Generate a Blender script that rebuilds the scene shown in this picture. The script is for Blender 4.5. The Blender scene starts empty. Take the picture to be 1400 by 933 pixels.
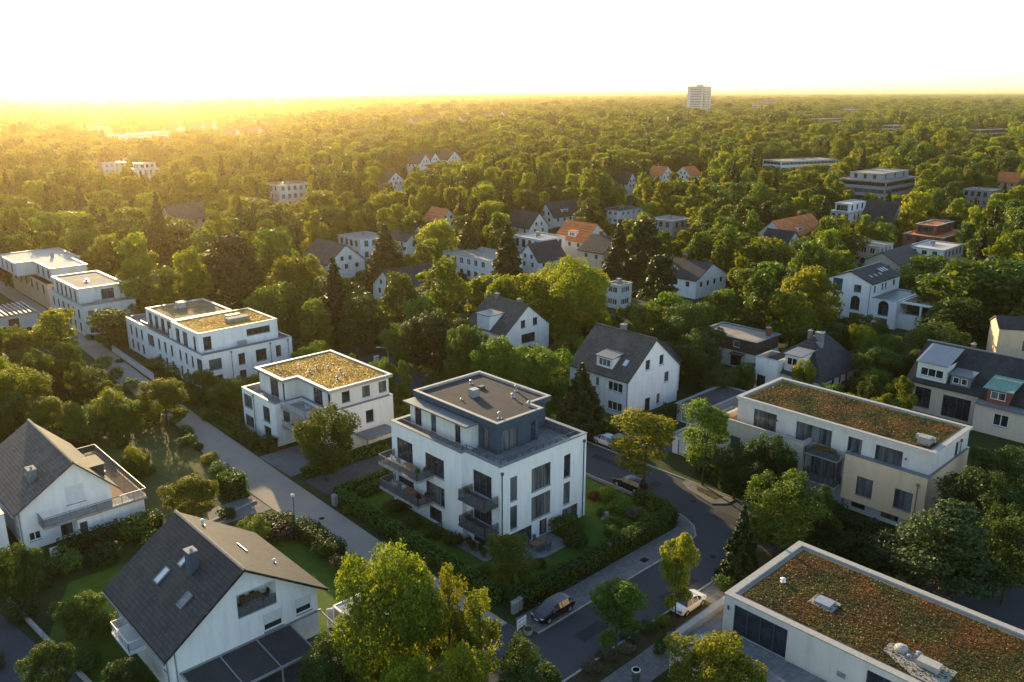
import bpy, math, random
import numpy as np
from mathutils import Vector, Matrix
R = math.radians
SC = bpy.context.scene
COL = SC.collection
rnd = random.Random(11)

# ------------------------------------------------------------------ camera, sky, sun, exposure
CAM_H = 48.0
PITCH = math.atan(340 / 1152.0)
YAW = R(46.6)                       # azimuth of the street grid's +X, right of the view axis
cam_d = bpy.data.cameras.new("camera")
cam = bpy.data.objects.new("camera", cam_d)
COL.objects.link(cam)
cam.location = (0, 0, CAM_H)
cam.rotation_euler = (math.pi / 2 - PITCH, 0, -(math.pi / 2 - YAW))
cam_d.sensor_width = 36.0
cam_d.lens = 36.0 * 1152 / 1400
cam_d.clip_start = 0.5
cam_d.clip_end = 40000
SC.camera = cam

SUN_EL, SUN_AZ = R(12.0), R(18.5)   # azimuth measured from +Y towards +X
world = bpy.data.worlds.new("World")
SC.world = world
world.use_nodes = True
wn = world.node_tree.nodes
sky = wn.new("ShaderNodeTexSky")
sky.sky_type = 'NISHITA'
sky.sun_disc = False
sky.sun_elevation = SUN_EL
sky.sun_rotation = SUN_AZ
sky.altitude = 0
sky.air_density = 1.0
sky.dust_density = 0.5
sky.ozone_density = 1.5
wn["Background"].inputs["Strength"].default_value = 0.14
world.node_tree.links.new(sky.outputs[0], wn["Background"].inputs["Color"])

sun_d = bpy.data.lights.new("sun", 'SUN')
sun_d.energy = 5.0
sun_d.angle = R(0.6)
sun_d.color = (1.0, 0.74, 0.38)
sun = bpy.data.objects.new("sun", sun_d)
COL.objects.link(sun)
sdir = Vector((math.sin(SUN_AZ) * math.cos(SUN_EL), math.cos(SUN_AZ) * math.cos(SUN_EL), math.sin(SUN_EL)))
sun.rotation_euler = sdir.to_track_quat('Z', 'Y').to_euler()
sun.location = (0, 0, 200)

vs = SC.view_settings
vs.view_transform = 'Standard'
vs.look = 'None'
vs.exposure = 1.38
vs.gamma = 1.0
vs.use_curve_mapping = False
cy = SC.cycles
cy.max_bounces = 7
cy.diffuse_bounces = 4
cy.glossy_bounces = 2
cy.transmission_bounces = 4
cy.transparent_max_bounces = 8
cy.volume_bounces = 1
cy.use_denoising = True
cy.sample_clamp_indirect = 6.0
HAZE_DENSITY = 0.00009
HAZE_G = 0.86

# ------------------------------------------------------------------ helpers
FPX, CX0, CY0 = 1152.0, 700.0, 466.5
FWX, FWY = math.cos(YAW), math.sin(YAW)
RTX, RTY = math.sin(YAW), -math.cos(YAW)


def P(px, py, z=0.0):
    """Survey helper: the place on the level z that the photograph shows at (px, py)."""
    a = (px - CX0) / FPX
    b = -(py - CY0) / FPX
    f = math.cos(PITCH) + b * math.sin(PITCH)
    u = -math.sin(PITCH) + b * math.cos(PITCH)
    t = (z - CAM_H) / u
    return (t * (f * FWX + a * RTX), t * (f * FWY + a * RTY))


def proj(x, y, z):
    f = x * FWX + y * FWY
    r = x * RTX + y * RTY
    u = z - CAM_H
    fc = f * math.cos(PITCH) - u * math.sin(PITCH)
    uc = f * math.sin(PITCH) + u * math.cos(PITCH)
    if fc < 0.1:
        return (-9999, -9999)
    return (CX0 + FPX * r / fc, CY0 - FPX * uc / fc)


def dist(x, y):
    return x * FWX + y * FWY


class MB:
    """Collects quads, boxes and tubes; build() links them as ONE mesh object."""

    def __init__(s):
        s.v, s.f, s.m = [], [], []

    def poly(s, pts, mi=0):
        n = len(s.v)
        s.v += [tuple(p) for p in pts]
        s.f.append(tuple(range(n, n + len(pts))))
        s.m.append(mi)
        return s

    def box(s, x0, y0, z0, x1, y1, z1, mi=0):
        if x0 > x1: x0, x1 = x1, x0
        if y0 > y1: y0, y1 = y1, y0
        if z0 > z1: z0, z1 = z1, z0
        return s.hexa([(x0, y0, z0), (x1, y0, z0), (x1, y1, z0), (x0, y1, z0),
                       (x0, y0, z1), (x1, y0, z1), (x1, y1, z1), (x0, y1, z1)], mi)

    def hexa(s, p, mi=0):
        n = len(s.v)
        s.v += [tuple(q) for q in p]
        for f in ((3, 2, 1, 0), (4, 5, 6, 7), (0, 1, 5, 4), (1, 2, 6, 5), (2, 3, 7, 6), (3, 0, 4, 7)):
            s.f.append(tuple(n + i for i in f))
            s.m.append(mi)
        return s

    def bar(s, a, b, w, h, mi=0):
        """A bar from a to b, w wide across and h tall."""
        a, b = Vector(a), Vector(b)
        d = (b - a).normalized()
        up = Vector((0, 0, 1)) if abs(d.z) < 0.95 else Vector((1, 0, 0))
        sd = d.cross(up).normalized()
        u2 = sd.cross(d).normalized()
        q = []
        for c in (a, b):
            q.append([c + sd * (i * w / 2) + u2 * (j * h / 2) for i, j in ((-1, -1), (1, -1), (1, 1), (-1, 1))])
        return s.hexa([q[0][0], q[0][1], q[1][1], q[1][0], q[0][3], q[0][2], q[1][2], q[1][3]], mi)

    def tube(s, pts, radii, n=8, mi=0, cap=True):
        pts = [Vector(p) for p in pts]
        if not isinstance(radii, (list, tuple)):
            radii = [radii] * len(pts)
        rings = []
        for i, p in enumerate(pts):
            d = (pts[min(i + 1, len(pts) - 1)] - pts[max(i - 1, 0)]).normalized()
            up = Vector((0, 0, 1)) if abs(d.z) < 0.9 else Vector((1, 0, 0))
            a = d.cross(up).normalized()
            b = a.cross(d).normalized()
            st = len(s.v)
            for k in range(n):
                t = 2 * math.pi * k / n
                s.v.append(tuple(p + (a * math.cos(t) + b * math.sin(t)) * radii[i]))
            rings.append(st)
        for i in range(len(rings) - 1):
            for k in range(n):
                k2 = (k + 1) % n
                s.f.append((rings[i] + k, rings[i] + k2, rings[i + 1] + k2, rings[i + 1] + k))
                s.m.append(mi)
        if cap:
            s.f.append(tuple(rings[0] + k for k in reversed(range(n))))
            s.m.append(mi)
            s.f.append(tuple(rings[-1] + k for k in range(n)))
            s.m.append(mi)
        return s

    def prism(s, pts, z0, z1, mi=0):
        """Closed prism over a counter-clockwise outline."""
        n = len(pts)
        for i in range(n):
            a, b = pts[i], pts[(i + 1) % n]
            s.poly([(a[0], a[1], z0), (b[0], b[1], z0), (b[0], b[1], z1), (a[0], a[1], z1)], mi)
        s.poly([(p[0], p[1], z1) for p in pts], mi)
        s.poly([(p[0], p[1], z0) for p in reversed(pts)], mi)
        return s

    def build(s, name, mats, parent=None, smooth=False, loc=None):
        me = bpy.data.meshes.new(name)
        me.from_pydata(s.v, [], s.f)
        if not isinstance(mats, (list, tuple)):
            mats = [mats]
        for m in mats:
            me.materials.append(m)
        if len(mats) > 1:
            me.polygons.foreach_set("material_index", s.m)
        if smooth:
            me.polygons.foreach_set("use_smooth", [True] * len(me.polygons))
        me.update()
        o = bpy.data.objects.new(name, me)
        COL.objects.link(o)
        if parent:
            o.parent = parent
        if loc:
            o.location = loc
        return o


def tag(o, label, cat, group=None, kind=None):
    if label: o['label'] = label
    if cat: o['category'] = cat
    if group: o['group'] = group
    if kind: o['kind'] = kind
    return o


def thing(name, label, cat, loc=(0, 0, 0), rot=0.0, group=None):
    o = bpy.data.objects.new(name, None)
    o.empty_display_size = 0.5
    COL.objects.link(o)
    o.location = loc if len(loc) == 3 else (loc[0], loc[1], 0)
    o.rotation_euler = (0, 0, rot)
    return tag(o, label, cat, group)


def structure(o):
    o['kind'] = 'structure'
    return o


def copy_tree(o, parent=None):
    c = o.copy()
    COL.objects.link(c)
    c.parent = parent
    for ch in o.children:
        copy_tree(ch, c)
    return c


def offset(poly, d):
    """Moves a counter-clockwise outline outward by d (mitred corners)."""
    n = len(poly)
    out = []
    for i in range(n):
        p0, p1, p2 = Vector(poly[i - 1][:2]), Vector(poly[i][:2]), Vector(poly[(i + 1) % n][:2])
        d1, d2 = (p1 - p0).normalized(), (p2 - p1).normalized()
        n1, n2 = Vector((d1.y, -d1.x)), Vector((d2.y, -d2.x))
        k = 1 + n1.dot(n2)
        q = p1 + (n1 + n2) * (d / k)
        out.append((q.x, q.y))
    return out


# ------------------------------------------------------------------ materials
class NT:
    def __init__(s, name):
        s.mat = bpy.data.materials.new(name)
        s.mat.use_nodes = True
        s.t = s.mat.node_tree
        s.b = s.t.nodes["Principled BSDF"]
        s.out = s.t.nodes["Material Output"]

    def n(s, typ, **kw):
        x = s.t.nodes.new(typ)
        for k, v in kw.items():
            setattr(x, k, v)
        return x

    def l(s, a, b):
        s.t.links.new(a, b)

    def coord(s, kind='Object'):
        return s.n("ShaderNodeTexCoord").outputs[kind]

    def noise(s, scale, detail=4, rough=0.55, vec=None):
        x = s.n("ShaderNodeTexNoise")
        x.inputs["Scale"].default_value = scale
        x.inputs["Detail"].default_value = detail
        x.inputs["Roughness"].default_value = rough
        s.l(vec if vec is not None else s.coord(), x.inputs["Vector"])
        return x.outputs["Fac"]

    def ramp(s, fac, stops):
        x = s.n("ShaderNodeValToRGB")
        e = x.color_ramp.elements
        while len(e) < len(stops):
            e.new(0.5)
        for i, (p, c) in enumerate(stops):
            e[i].position = p
            e[i].color = (*c, 1)
        s.l(fac, x.inputs["Fac"])
        return x.outputs["Color"]

    def mix(s, fac, a, b, typ='MIX'):
        x = s.n("ShaderNodeMix", data_type='RGBA', blend_type=typ)
        for sock, v in ((x.inputs[0], fac), (x.inputs[6], a), (x.inputs[7], b)):
            if hasattr(v, 'links'):
                s.l(v, sock)
            elif isinstance(v, tuple):
                sock.default_value = (*v, 1)
            else:
                sock.default_value = v
        return x.outputs[2]

    def bump(s, h, strength=0.3, d=0.05):
        x = s.n("ShaderNodeBump")
        x.inputs["Strength"].default_value = strength
        x.inputs["Distance"].default_value = d
        s.l(h, x.inputs["Height"])
        s.l(x.outputs[0], s.b.inputs["Normal"])

    def fin(s, col=None, rough=0.8, spec=0.3, metal=0.0):
        if col is not None:
            if isinstance(col, tuple):
                s.b.inputs["Base Color"].default_value = (*col, 1)
            else:
                s.l(col, s.b.inputs["Base Color"])
        s.b.inputs["Roughness"].default_value = rough
        s.b.inputs["Specular IOR Level"].default_value = spec
        s.b.inputs["Metallic"].default_value = metal
        return s.mat


def mul(c, k):
    return tuple(min(1, x * k) for x in c)


def m_plaster(name, c, var=0.12):
    t = NT(name)
    co = t.n("ShaderNodeMapping")
    co.inputs["Scale"].default_value = (1, 1, 0.35)
    t.l(t.coord(), co.inputs["Vector"])
    a = t.noise(0.9, 5, 0.65, co.outputs[0])
    col = t.ramp(a, [(0.25, mul(c, 1 - var)), (0.6, c), (0.8, mul(c, 1.04))])
    st = t.n("ShaderNodeMapping")
    st.inputs["Scale"].default_value = (1.6, 1.6, 0.2)
    t.l(t.coord(), st.inputs["Vector"])
    dr = t.ramp(t.noise(1.0, 6, 0.7, st.outputs[0]), [(0.30, (0.86, 0.855, 0.84)), (0.5, (0.985, 0.985, 0.98)), (0.6, (1, 1, 1))])
    col = t.mix(1.0, col, dr, 'MULTIPLY')
    f = t.noise(14, 3)
    t.bump(f, 0.25, 0.02)
    return t.fin(col, 0.9, 0.2)


def m_plain(name, c, rough=0.6, spec=0.4, metal=0.0, var=0.15, scale=3.0):
    t = NT(name)
    a = t.noise(scale, 4)
    col = t.ramp(a, [(0.3, mul(c, 1 - var)), (0.7, mul(c, 1 + var * 0.6))])
    return t.fin(col, rough, spec, metal)


def m_tiles(name, c, axis='Y', row=0.34, col_w=0.3, tint=(1.0, 0.9, 0.75), var=0.35, rough=0.75, spec=0.25):
    """Roof tiles in courses: axis is the direction the courses run in the object's own space."""
    t = NT(name)
    sp = t.n("ShaderNodeSeparateXYZ")
    t.l(t.coord(), sp.inputs[0])
    cb = t.n("ShaderNodeCombineXYZ")
    t.l(sp.outputs[axis], cb.inputs[0])
    zz = t.n("ShaderNodeMath", operation='MULTIPLY')
    zz.inputs[1].default_value = 1.45
    t.l(sp.outputs['Z'], zz.inputs[0])
    t.l(zz.outputs[0], cb.inputs[1])
    br = t.n("ShaderNodeTexBrick")
    br.offset = 0.5
    br.inputs["Scale"].default_value = 1.0
    br.inputs["Brick Width"].default_value = col_w
    br.inputs["Row Height"].default_value = row
    br.inputs["Mortar Size"].default_value = 0.045
    br.inputs["Mortar Smooth"].default_value = 0.6
    br.inputs["Color1"].default_value = (*mul(c, 1 + var), 1)
    br.inputs["Color2"].default_value = (*mul(c, 1 - var), 1)
    br.inputs["Mortar"].default_value = (*mul(c, 0.35), 1)
    t.l(cb.outputs[0], br.inputs["Vector"])
    big = t.noise(0.45, 5, 0.7)
    moss = t.ramp(big, [(0.42, (0, 0, 0)), (0.7, (1, 1, 1))])
    lich = tuple(c[i] * 1.5 * tint[i] + 0.012 * tint[i] for i in range(3))  # on dark slate, lichen mixed with the painted brown of sunlight
    mx = t.mix(moss, br.outputs["Color"], lich)
    mm = t.mix(0.55, br.outputs["Color"], mx)
    t.bump(br.outputs["Fac"], -0.6, 0.03) if False else None
    inv = t.n("ShaderNodeMath", operation='SUBTRACT')
    inv.inputs[0].default_value = 1.0
    t.l(br.outputs["Fac"], inv.inputs[1])
    t.bump(inv.outputs[0], 0.4, 0.03)
    return t.fin(mm, rough, spec)


def m_sedum(name, stops, scale=1.0):
    t = NT(name)
    a = t.noise(0.55 * scale, 6, 0.7)
    b = t.noise(4.5 * scale, 5, 0.75)
    s = t.n("ShaderNodeMath", operation='MULTIPLY_ADD')
    s.inputs[1].default_value = 0.65
    t.l(b, s.inputs[0])
    h = t.n("ShaderNodeMath", operation='MULTIPLY')
    h.inputs[1].default_value = 0.38
    t.l(a, h.inputs[0])
    t.l(h.outputs[0], s.inputs[2])
    col = t.ramp(s.outputs[0], stops)
    t.bump(t.noise(7 * scale, 5, 0.8), 1.0, 0.12)
    return t.fin(col, 0.95, 0.1)


def m_glass(name, c=(0.02, 0.027, 0.035), rough=0.06):
    t = NT(name)
    a = t.noise(0.5, 3)
    col = t.ramp(a, [(0.35, mul(c, 0.5)), (0.65, mul(c, 1.6))])
    return t.fin(col, rough, 0.9)


def m_curtain(name, c):
    """Glass with pale curtains close behind it."""
    t = NT(name)
    mp = t.n("ShaderNodeMapping")
    mp.inputs["Scale"].default_value = (1.6, 1.6, 0.12)
    t.l(t.coord(), mp.inputs["Vector"])
    a = t.noise(1.0, 3, 0.5, mp.outputs[0])
    col = t.ramp(a, [(0.36, mul(c, 0.2)), (0.5, mul(c, 0.6)), (0.62, c)])
    return t.fin(col, 0.1, 0.8)


def m_leaf(name, c1, c2, trans=0.42, hue=0.02):
    """Leaves: two-sided, light comes through them; every tree and every spray differs a little."""
    t = NT(name)
    at = t.n("ShaderNodeAttribute", attribute_name="tint")
    oi = t.n("ShaderNodeObjectInfo")
    col = t.mix(at.outputs["Fac"], c1, c2)
    hs = t.n("ShaderNodeHueSaturation")
    m1 = t.n("ShaderNodeMath", operation='MULTIPLY_ADD')
    m1.inputs[1].default_value = hue * 2
    m1.inputs[2].default_value = 0.5 - hue
    t.l(oi.outputs["Random"], m1.inputs[0])
    t.l(m1.outputs[0], hs.inputs["Hue"])
    m2 = t.n("ShaderNodeMath", operation='MULTIPLY_ADD')
    m2.inputs[1].default_value = 0.7
    m2.inputs[2].default_value = 0.65
    fr = t.n("ShaderNodeMath", operation='FRACT')
    k = t.n("ShaderNodeMath", operation='MULTIPLY')
    k.inputs[1].default_value = 7.31
    t.l(oi.outputs["Random"], k.inputs[0])
    t.l(k.outputs[0], fr.inputs[0])
    t.l(fr.outputs[0], m2.inputs[0])
    t.l(m2.outputs[0], hs.inputs["Value"])
    t.l(col, hs.inputs["Color"])
    t.l(hs.outputs[0], t.b.inputs["Base Color"])
    t.b.inputs["Roughness"].default_value = 0.6
    t.b.inputs["Specular IOR Level"].default_value = 0.25
    tr = t.n("ShaderNodeBsdfTranslucent")
    yl = t.mix(1.0, hs.outputs[0], (1.75, 1.55, 0.42), 'MULTIPLY')
    t.l(yl, tr.inputs["Color"])
    ms = t.n("ShaderNodeMixShader")
    ms.inputs[0].default_value = trans
    t.l(t.b.outputs[0], ms.inputs[1])
    t.l(tr.outputs[0], ms.inputs[2])
    t.l(ms.outputs[0], t.out.inputs["Surface"])
    return t.mat


def m_ground(name, stops, s1=0.25, s2=3.0, bump=0.5, rough=0.95):
    t = NT(name)
    co = t.coord()
    a = t.noise(s1, 6, 0.65, co)
    b = t.noise(s2, 6, 0.7, co)
    s = t.n("ShaderNodeMath", operation='MULTIPLY_ADD')
    s.inputs[1].default_value = 0.5
    t.l(b, s.inputs[0])
    h = t.n("ShaderNodeMath", operation='MULTIPLY')
    h.inputs[1].default_value = 0.5
    t.l(a, h.inputs[0])
    t.l(h.outputs[0], s.inputs[2])
    col = t.ramp(s.outputs[0], stops)
    t.bump(b, bump, 0.08)
    return t.fin(col, rough, 0.15)


def m_paving(name, c, w=0.4, h=0.2, mortar=0.012):
    t = NT(name)
    co = t.coord()
    br = t.n("ShaderNodeTexBrick")
    br.inputs["Scale"].default_value = 1.0
    br.inputs["Brick Width"].default_value = w
    br.inputs["Row Height"].default_value = h
    br.inputs["Mortar Size"].default_value = mortar
    br.inputs["Color1"].default_value = (*mul(c, 1.12), 1)
    br.inputs["Color2"].default_value = (*mul(c, 0.82), 1)
    br.inputs["Mortar"].default_value = (*mul(c, 0.5), 1)
    t.l(co, br.inputs["Vector"])
    a = t.noise(0.35, 5, 0.7, co)
    col = t.mix(1.0, br.outputs["Color"], t.ramp(a, [(0.3, (0.72, 0.72, 0.72)), (0.7, (1.1, 1.1, 1.1))]), 'MULTIPLY')
    return t.fin(col, 0.9, 0.2)


M = {}
M['white'] = m_plaster('white_render', (0.80, 0.79, 0.77))
M['white2'] = m_plaster('off_white_render', (0.70, 0.68, 0.64))
M['warm_white'] = m_plaster('warm_white_render', (0.72, 0.63, 0.55))
M['tower_panel'] = m_plaster('blue_grey_panels', (0.60, 0.64, 0.70))
M['cream'] = m_plaster('cream_render', (0.78, 0.55, 0.35))
M['beige'] = m_plaster('beige_render', (0.62, 0.53, 0.42))
M['grey_render'] = m_plaster('grey_render', (0.36, 0.36, 0.36))
M['slate_render'] = m_plaster('slate_render', (0.06, 0.085, 0.115))
M['anthracite'] = m_plain('anthracite_metal', (0.06, 0.068, 0.078), 0.45, 0.4)
M['lead'] = m_plain('lead_sheet', (0.16, 0.17, 0.18), 0.5, 0.4)
M['zinc'] = m_plain('zinc_sheet', (0.30, 0.31, 0.33), 0.4, 0.5, 0.3)
M['coping'] = m_plain('pale_coping', (0.36, 0.335, 0.30), 0.6, 0.3)
M['white_metal'] = m_plain('white_paint', (0.75, 0.75, 0.74), 0.5, 0.4, 0, 0.06)
M['concrete'] = m_plain('concrete', (0.30, 0.29, 0.27), 0.9, 0.2, 0, 0.3, 1.5)
M['bitumen'] = m_ground('bitumen_roof', [(0.35, (0.036, 0.035, 0.038)), (0.5, (0.054, 0.052, 0.054)), (0.65, (0.075, 0.070, 0.070))], 0.3, 5, 0.2)
M['gravel'] = m_ground('roof_gravel', [(0.3, (0.20, 0.18, 0.15)), (0.7, (0.36, 0.33, 0.29))], 0.3, 9, 0.4)
M['pale_roof'] = m_ground('pale_membrane', [(0.3, (0.42, 0.39, 0.35)), (0.7, (0.55, 0.51, 0.46))], 0.25, 2, 0.1)
M['terrace'] = m_paving('terrace_slabs', (0.22, 0.22, 0.22), 0.6, 0.6, 0.015)
M['deck'] = m_paving('timber_deck', (0.26, 0.17, 0.10), 2.5, 0.14, 0.02)
M['wood'] = m_plain('weathered_wood', (0.22, 0.13, 0.07), 0.8, 0.2, 0, 0.35, 4)
M['glass'] = m_glass('window_glass')
M['glass_teal'] = m_glass('tinted_glass', (0.05, 0.09, 0.10), 0.08)
M['curtain'] = m_curtain('curtained_glass', (0.16, 0.165, 0.17))
M['blind'] = m_plain('roller_blind', (0.62, 0.63, 0.64), 0.6, 0.3, 0, 0.06)
M['slate'] = m_tiles('dark_slate_tiles_y', (0.030, 0.033, 0.038), 'Y', 0.34, 0.32, (1.2, .95, .7), .3, .7)  # warm lichen tint also puts the sunlit slope's brown into the colour
M['slate_x'] = m_tiles('dark_slate_tiles_x', (0.045, 0.044, 0.046), 'X', 0.30, 0.30)
M['brown'] = m_tiles('brown_tiles_y', (0.085, 0.076, 0.068), 'Y', 0.3, 0.3, (1, .95, .8))
M['brown_x'] = m_tiles('brown_tiles_x', (0.095, 0.085, 0.08), 'X', 0.3, 0.3, (1, .95, .9))
M['red'] = m_tiles('red_clay_tiles', (0.64, 0.19, 0.06), 'X', 0.35, 0.35, (1, .8, .6), 0.2)
M['ridge'] = m_plain('ridge_tiles', (0.48, 0.36, 0.25), 0.8, 0.2, 0, 0.3, 5)
M['copper'] = m_plain('green_copper', (0.15, 0.26, 0.21), 0.7, 0.3, 0, 0.25, 2)
M['brick'] = m_plain('brick', (0.22, 0.08, 0.05), 0.85, 0.2, 0, 0.3, 6)
M['darkbrown'] = m_plain('dark_cladding', (0.085, 0.065, 0.052), 0.8, 0.2, 0, 0.3, 2)
M['sedum_gold'] = m_sedum('golden_sedum', [(0.38, (0.09, 0.095, 0.02)), (0.47, (0.24, 0.18, 0.035)), (0.54, (0.38, 0.26, 0.05)), (0.63, (0.46, 0.36, 0.16))])
M['sedum_rust'] = m_sedum('rusty_sedum', [(0.38, (0.016, 0.024, 0.006)), (0.45, (0.06, 0.05, 0.012)), (0.50, (0.12, 0.045, 0.013)), (0.55, (0.10, 0.085, 0.018)), (0.63, (0.20, 0.10, 0.035))])
M['sedum_brown'] = m_sedum('brown_sedum', [(0.4, (0.09, 0.07, 0.03)), (0.5, (0.20, 0.15, 0.07)), (0.6, (0.34, 0.26, 0.14))])
M['asphalt'] = m_ground('asphalt', [(0.3, (0.040, 0.043, 0.048)), (0.55, (0.062, 0.065, 0.070)), (0.75, (0.085, 0.086, 0.088))], 0.12, 8, 0.25, 0.85)
M['patch'] = m_ground('asphalt_repair', [(0.3, (0.026, 0.028, 0.03)), (0.7, (0.045, 0.046, 0.048))], 0.4, 9, 0.25, 0.85)
M['lane'] = m_ground('pale_lane', [(0.3, (0.21, 0.18, 0.145)), (0.5, (0.30, 0.26, 0.215)), (0.7, (0.37, 0.325, 0.275))], 0.15, 7, 0.25)
M['paving'] = m_paving('pavement_slabs', (0.175, 0.17, 0.165), 0.35, 0.35)
M['paving2'] = m_paving('driveway_pavers', (0.20, 0.19, 0.185), 0.2, 0.1)
M['paving_dark'] = m_paving('dark_pavers', (0.085, 0.09, 0.098), 0.4, 0.2)
M['kerb'] = m_plain('kerb_stone', (0.33, 0.31, 0.29), 0.85, 0.2, 0, 0.25, 1.2)
M['lawn'] = m_ground('lawn', [(0.35, (0.030, 0.062, 0.008)), (0.5, (0.055, 0.105, 0.012)), (0.65, (0.095, 0.135, 0.022))], 0.3, 6, 0.8)
M['meadow'] = m_ground('dry_meadow', [(0.28, (0.04, 0.055, 0.012)), (0.5, (0.085, 0.092, 0.024)), (0.75, (0.15, 0.125, 0.05))], 0.22, 5, 0.8)
M['soil'] = m_ground('planted_soil', [(0.28, (0.018, 0.022, 0.007)), (0.5, (0.045, 0.042, 0.018)), (0.75, (0.10, 0.075, 0.04))], 0.4, 5, 0.8)
M['ground'] = m_ground('garden_ground', [(0.3, (0.018, 0.028, 0.007)), (0.5, (0.032, 0.046, 0.012)), (0.7, (0.055, 0.062, 0.02))], 0.05, 1.2, 0.6)
M['bark'] = m_plain('bark', (0.075, 0.055, 0.04), 0.95, 0.1, 0, 0.4, 5)
M['leaf'] = m_leaf('green_leaves', (0.037, 0.080, 0.009), (0.098, 0.142, 0.016))
M['leaf_lime'] = m_leaf('lime_leaves', (0.082, 0.128, 0.010), (0.170, 0.192, 0.016), 0.5)
M['leaf_yellow'] = m_leaf('yellowing_leaves', (0.11, 0.150, 0.012), (0.21, 0.22, 0.018), 0.5, 0.01)
M['leaf_dark'] = m_leaf('dark_leaves', (0.020, 0.052, 0.009), (0.056, 0.092, 0.014), 0.36)
M['needle'] = m_leaf('needles', (0.012, 0.032, 0.009), (0.040, 0.062, 0.013), 0.25, 0.02)
M['tuft_rust'] = m_leaf('rust_tufts', (0.030, 0.036, 0.006), (0.150, 0.066, 0.013), 0.2, 0.02)
M['tuft_moss'] = m_leaf('moss_tufts', (0.022, 0.036, 0.006), (0.075, 0.078, 0.012), 0.2, 0.01)
M['tuft_gold'] = m_leaf('gold_tufts', (0.30, 0.20, 0.025), (0.62, 0.37, 0.065), 0.2, 0.01)
M['leaf_hedge'] = m_leaf('hedge_leaves', (0.036, 0.092, 0.010), (0.080, 0.145, 0.016), 0.34, 0.015)
M['leaf_red'] = m_leaf('red_leaves', (0.05, 0.014, 0.012), (0.10, 0.03, 0.02), 0.35)
M['leaf_orange'] = m_leaf('orange_flowers', (0.22, 0.10, 0.02), (0.08, 0.10, 0.02), 0.35)
M['leaf_grey'] = m_leaf('grey_leaves', (0.07, 0.075, 0.05), (0.13, 0.12, 0.075), 0.35)
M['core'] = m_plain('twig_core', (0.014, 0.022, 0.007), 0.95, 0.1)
M['black_paint'] = m_plain('black_car_paint', (0.006, 0.007, 0.009), 0.18, 0.6, 0, 0.05)
M['white_paint'] = m_plain('white_car_paint', (0.62, 0.63, 0.65), 0.25, 0.5, 0, 0.03)
M['rubber'] = m_plain('rubber', (0.012, 0.012, 0.012), 0.8, 0.2)
M['lamp_glass'] = m_plain('lamp_glass', (0.7, 0.68, 0.62), 0.2, 0.6)
M['tail_red'] = m_plain('tail_lamp', (0.25, 0.01, 0.01), 0.2, 0.6)
M['blue_door'] = m_plain('blue_garage_door', (0.10, 0.22, 0.30), 0.4, 0.4)
M['cloth'] = m_plain('white_cloth', (0.6, 0.58, 0.54), 0.9, 0.1)
M['clay'] = m_plain('clay_pot', (0.25, 0.12, 0.07), 0.8, 0.2)
M['panel'] = m_plain('solar_panel', (0.015, 0.02, 0.04), 0.2, 0.7)


def m_clear(name, c, alpha):
    t = NT(name)
    t.b.inputs["Alpha"].default_value = alpha
    return t.fin(c, 0.15, 0.6)


M['rail_glass'] = m_clear('railing_infill', (0.10, 0.11, 0.12), 0.55)
M['rail_pale'] = m_clear('pale_railing_infill', (0.45, 0.47, 0.48), 0.5)

# ------------------------------------------------------------------ building kit
WMIX = random.Random(5)


def wall_face(mb, p0, p1, z0, top, openings, depth=0.18, mi=0):
    """One outer face with real openings. top: list of (u, z) along the wall. openings: (u0, u1, za, zb)."""
    p0, p1 = Vector(p0[:2]), Vector(p1[:2])
    L = (p1 - p0).length
    d = (p1 - p0) / L
    nin = Vector((-d.y, d.x))

    def ztop(u):
        for (ua, za), (ub, zb) in zip(top, top[1:]):
            if u <= ub + 1e-6:
                return za + (zb - za) * (u - ua) / (ub - ua)
        return top[-1][1]

    def pt(u, z, k=0.0):
        q = p0 + d * u + nin * k
        return (q.x, q.y, z)
    us = sorted(set([round(u, 4) for u, _ in top] + [round(o[0], 4) for o in openings] + [round(o[1], 4) for o in openings]))
    for a, b in zip(us, us[1:]):
        if b - a < 1e-4:
            continue
        mid = (a + b) / 2
        ops = sorted([o for o in openings if o[0] < mid < o[1]], key=lambda o: o[2])
        z = z0
        for o in ops:
            if o[2] > z + 1e-4:
                mb.poly([pt(a, z), pt(b, z), pt(b, o[2]), pt(a, o[2])], mi)
            z = o[3]
        mb.poly([pt(a, z), pt(b, z), pt(b, ztop(b)), pt(a, ztop(a))], mi)
    for o in openings:
        u0, u1, za, zb = o[:4]
        mb.poly([pt(u0, za), pt(u1, za), pt(u1, za, depth), pt(u0, za, depth)], mi)
        mb.poly([pt(u0, zb, depth), pt(u1, zb, depth), pt(u1, zb), pt(u0, zb)], mi)
        mb.poly([pt(u0, za, depth), pt(u0, zb, depth), pt(u0, zb), pt(u0, za)], mi)
        mb.poly([pt(u1, za), pt(u1, zb), pt(u1, zb, depth), pt(u1, za, depth)], mi)


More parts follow.
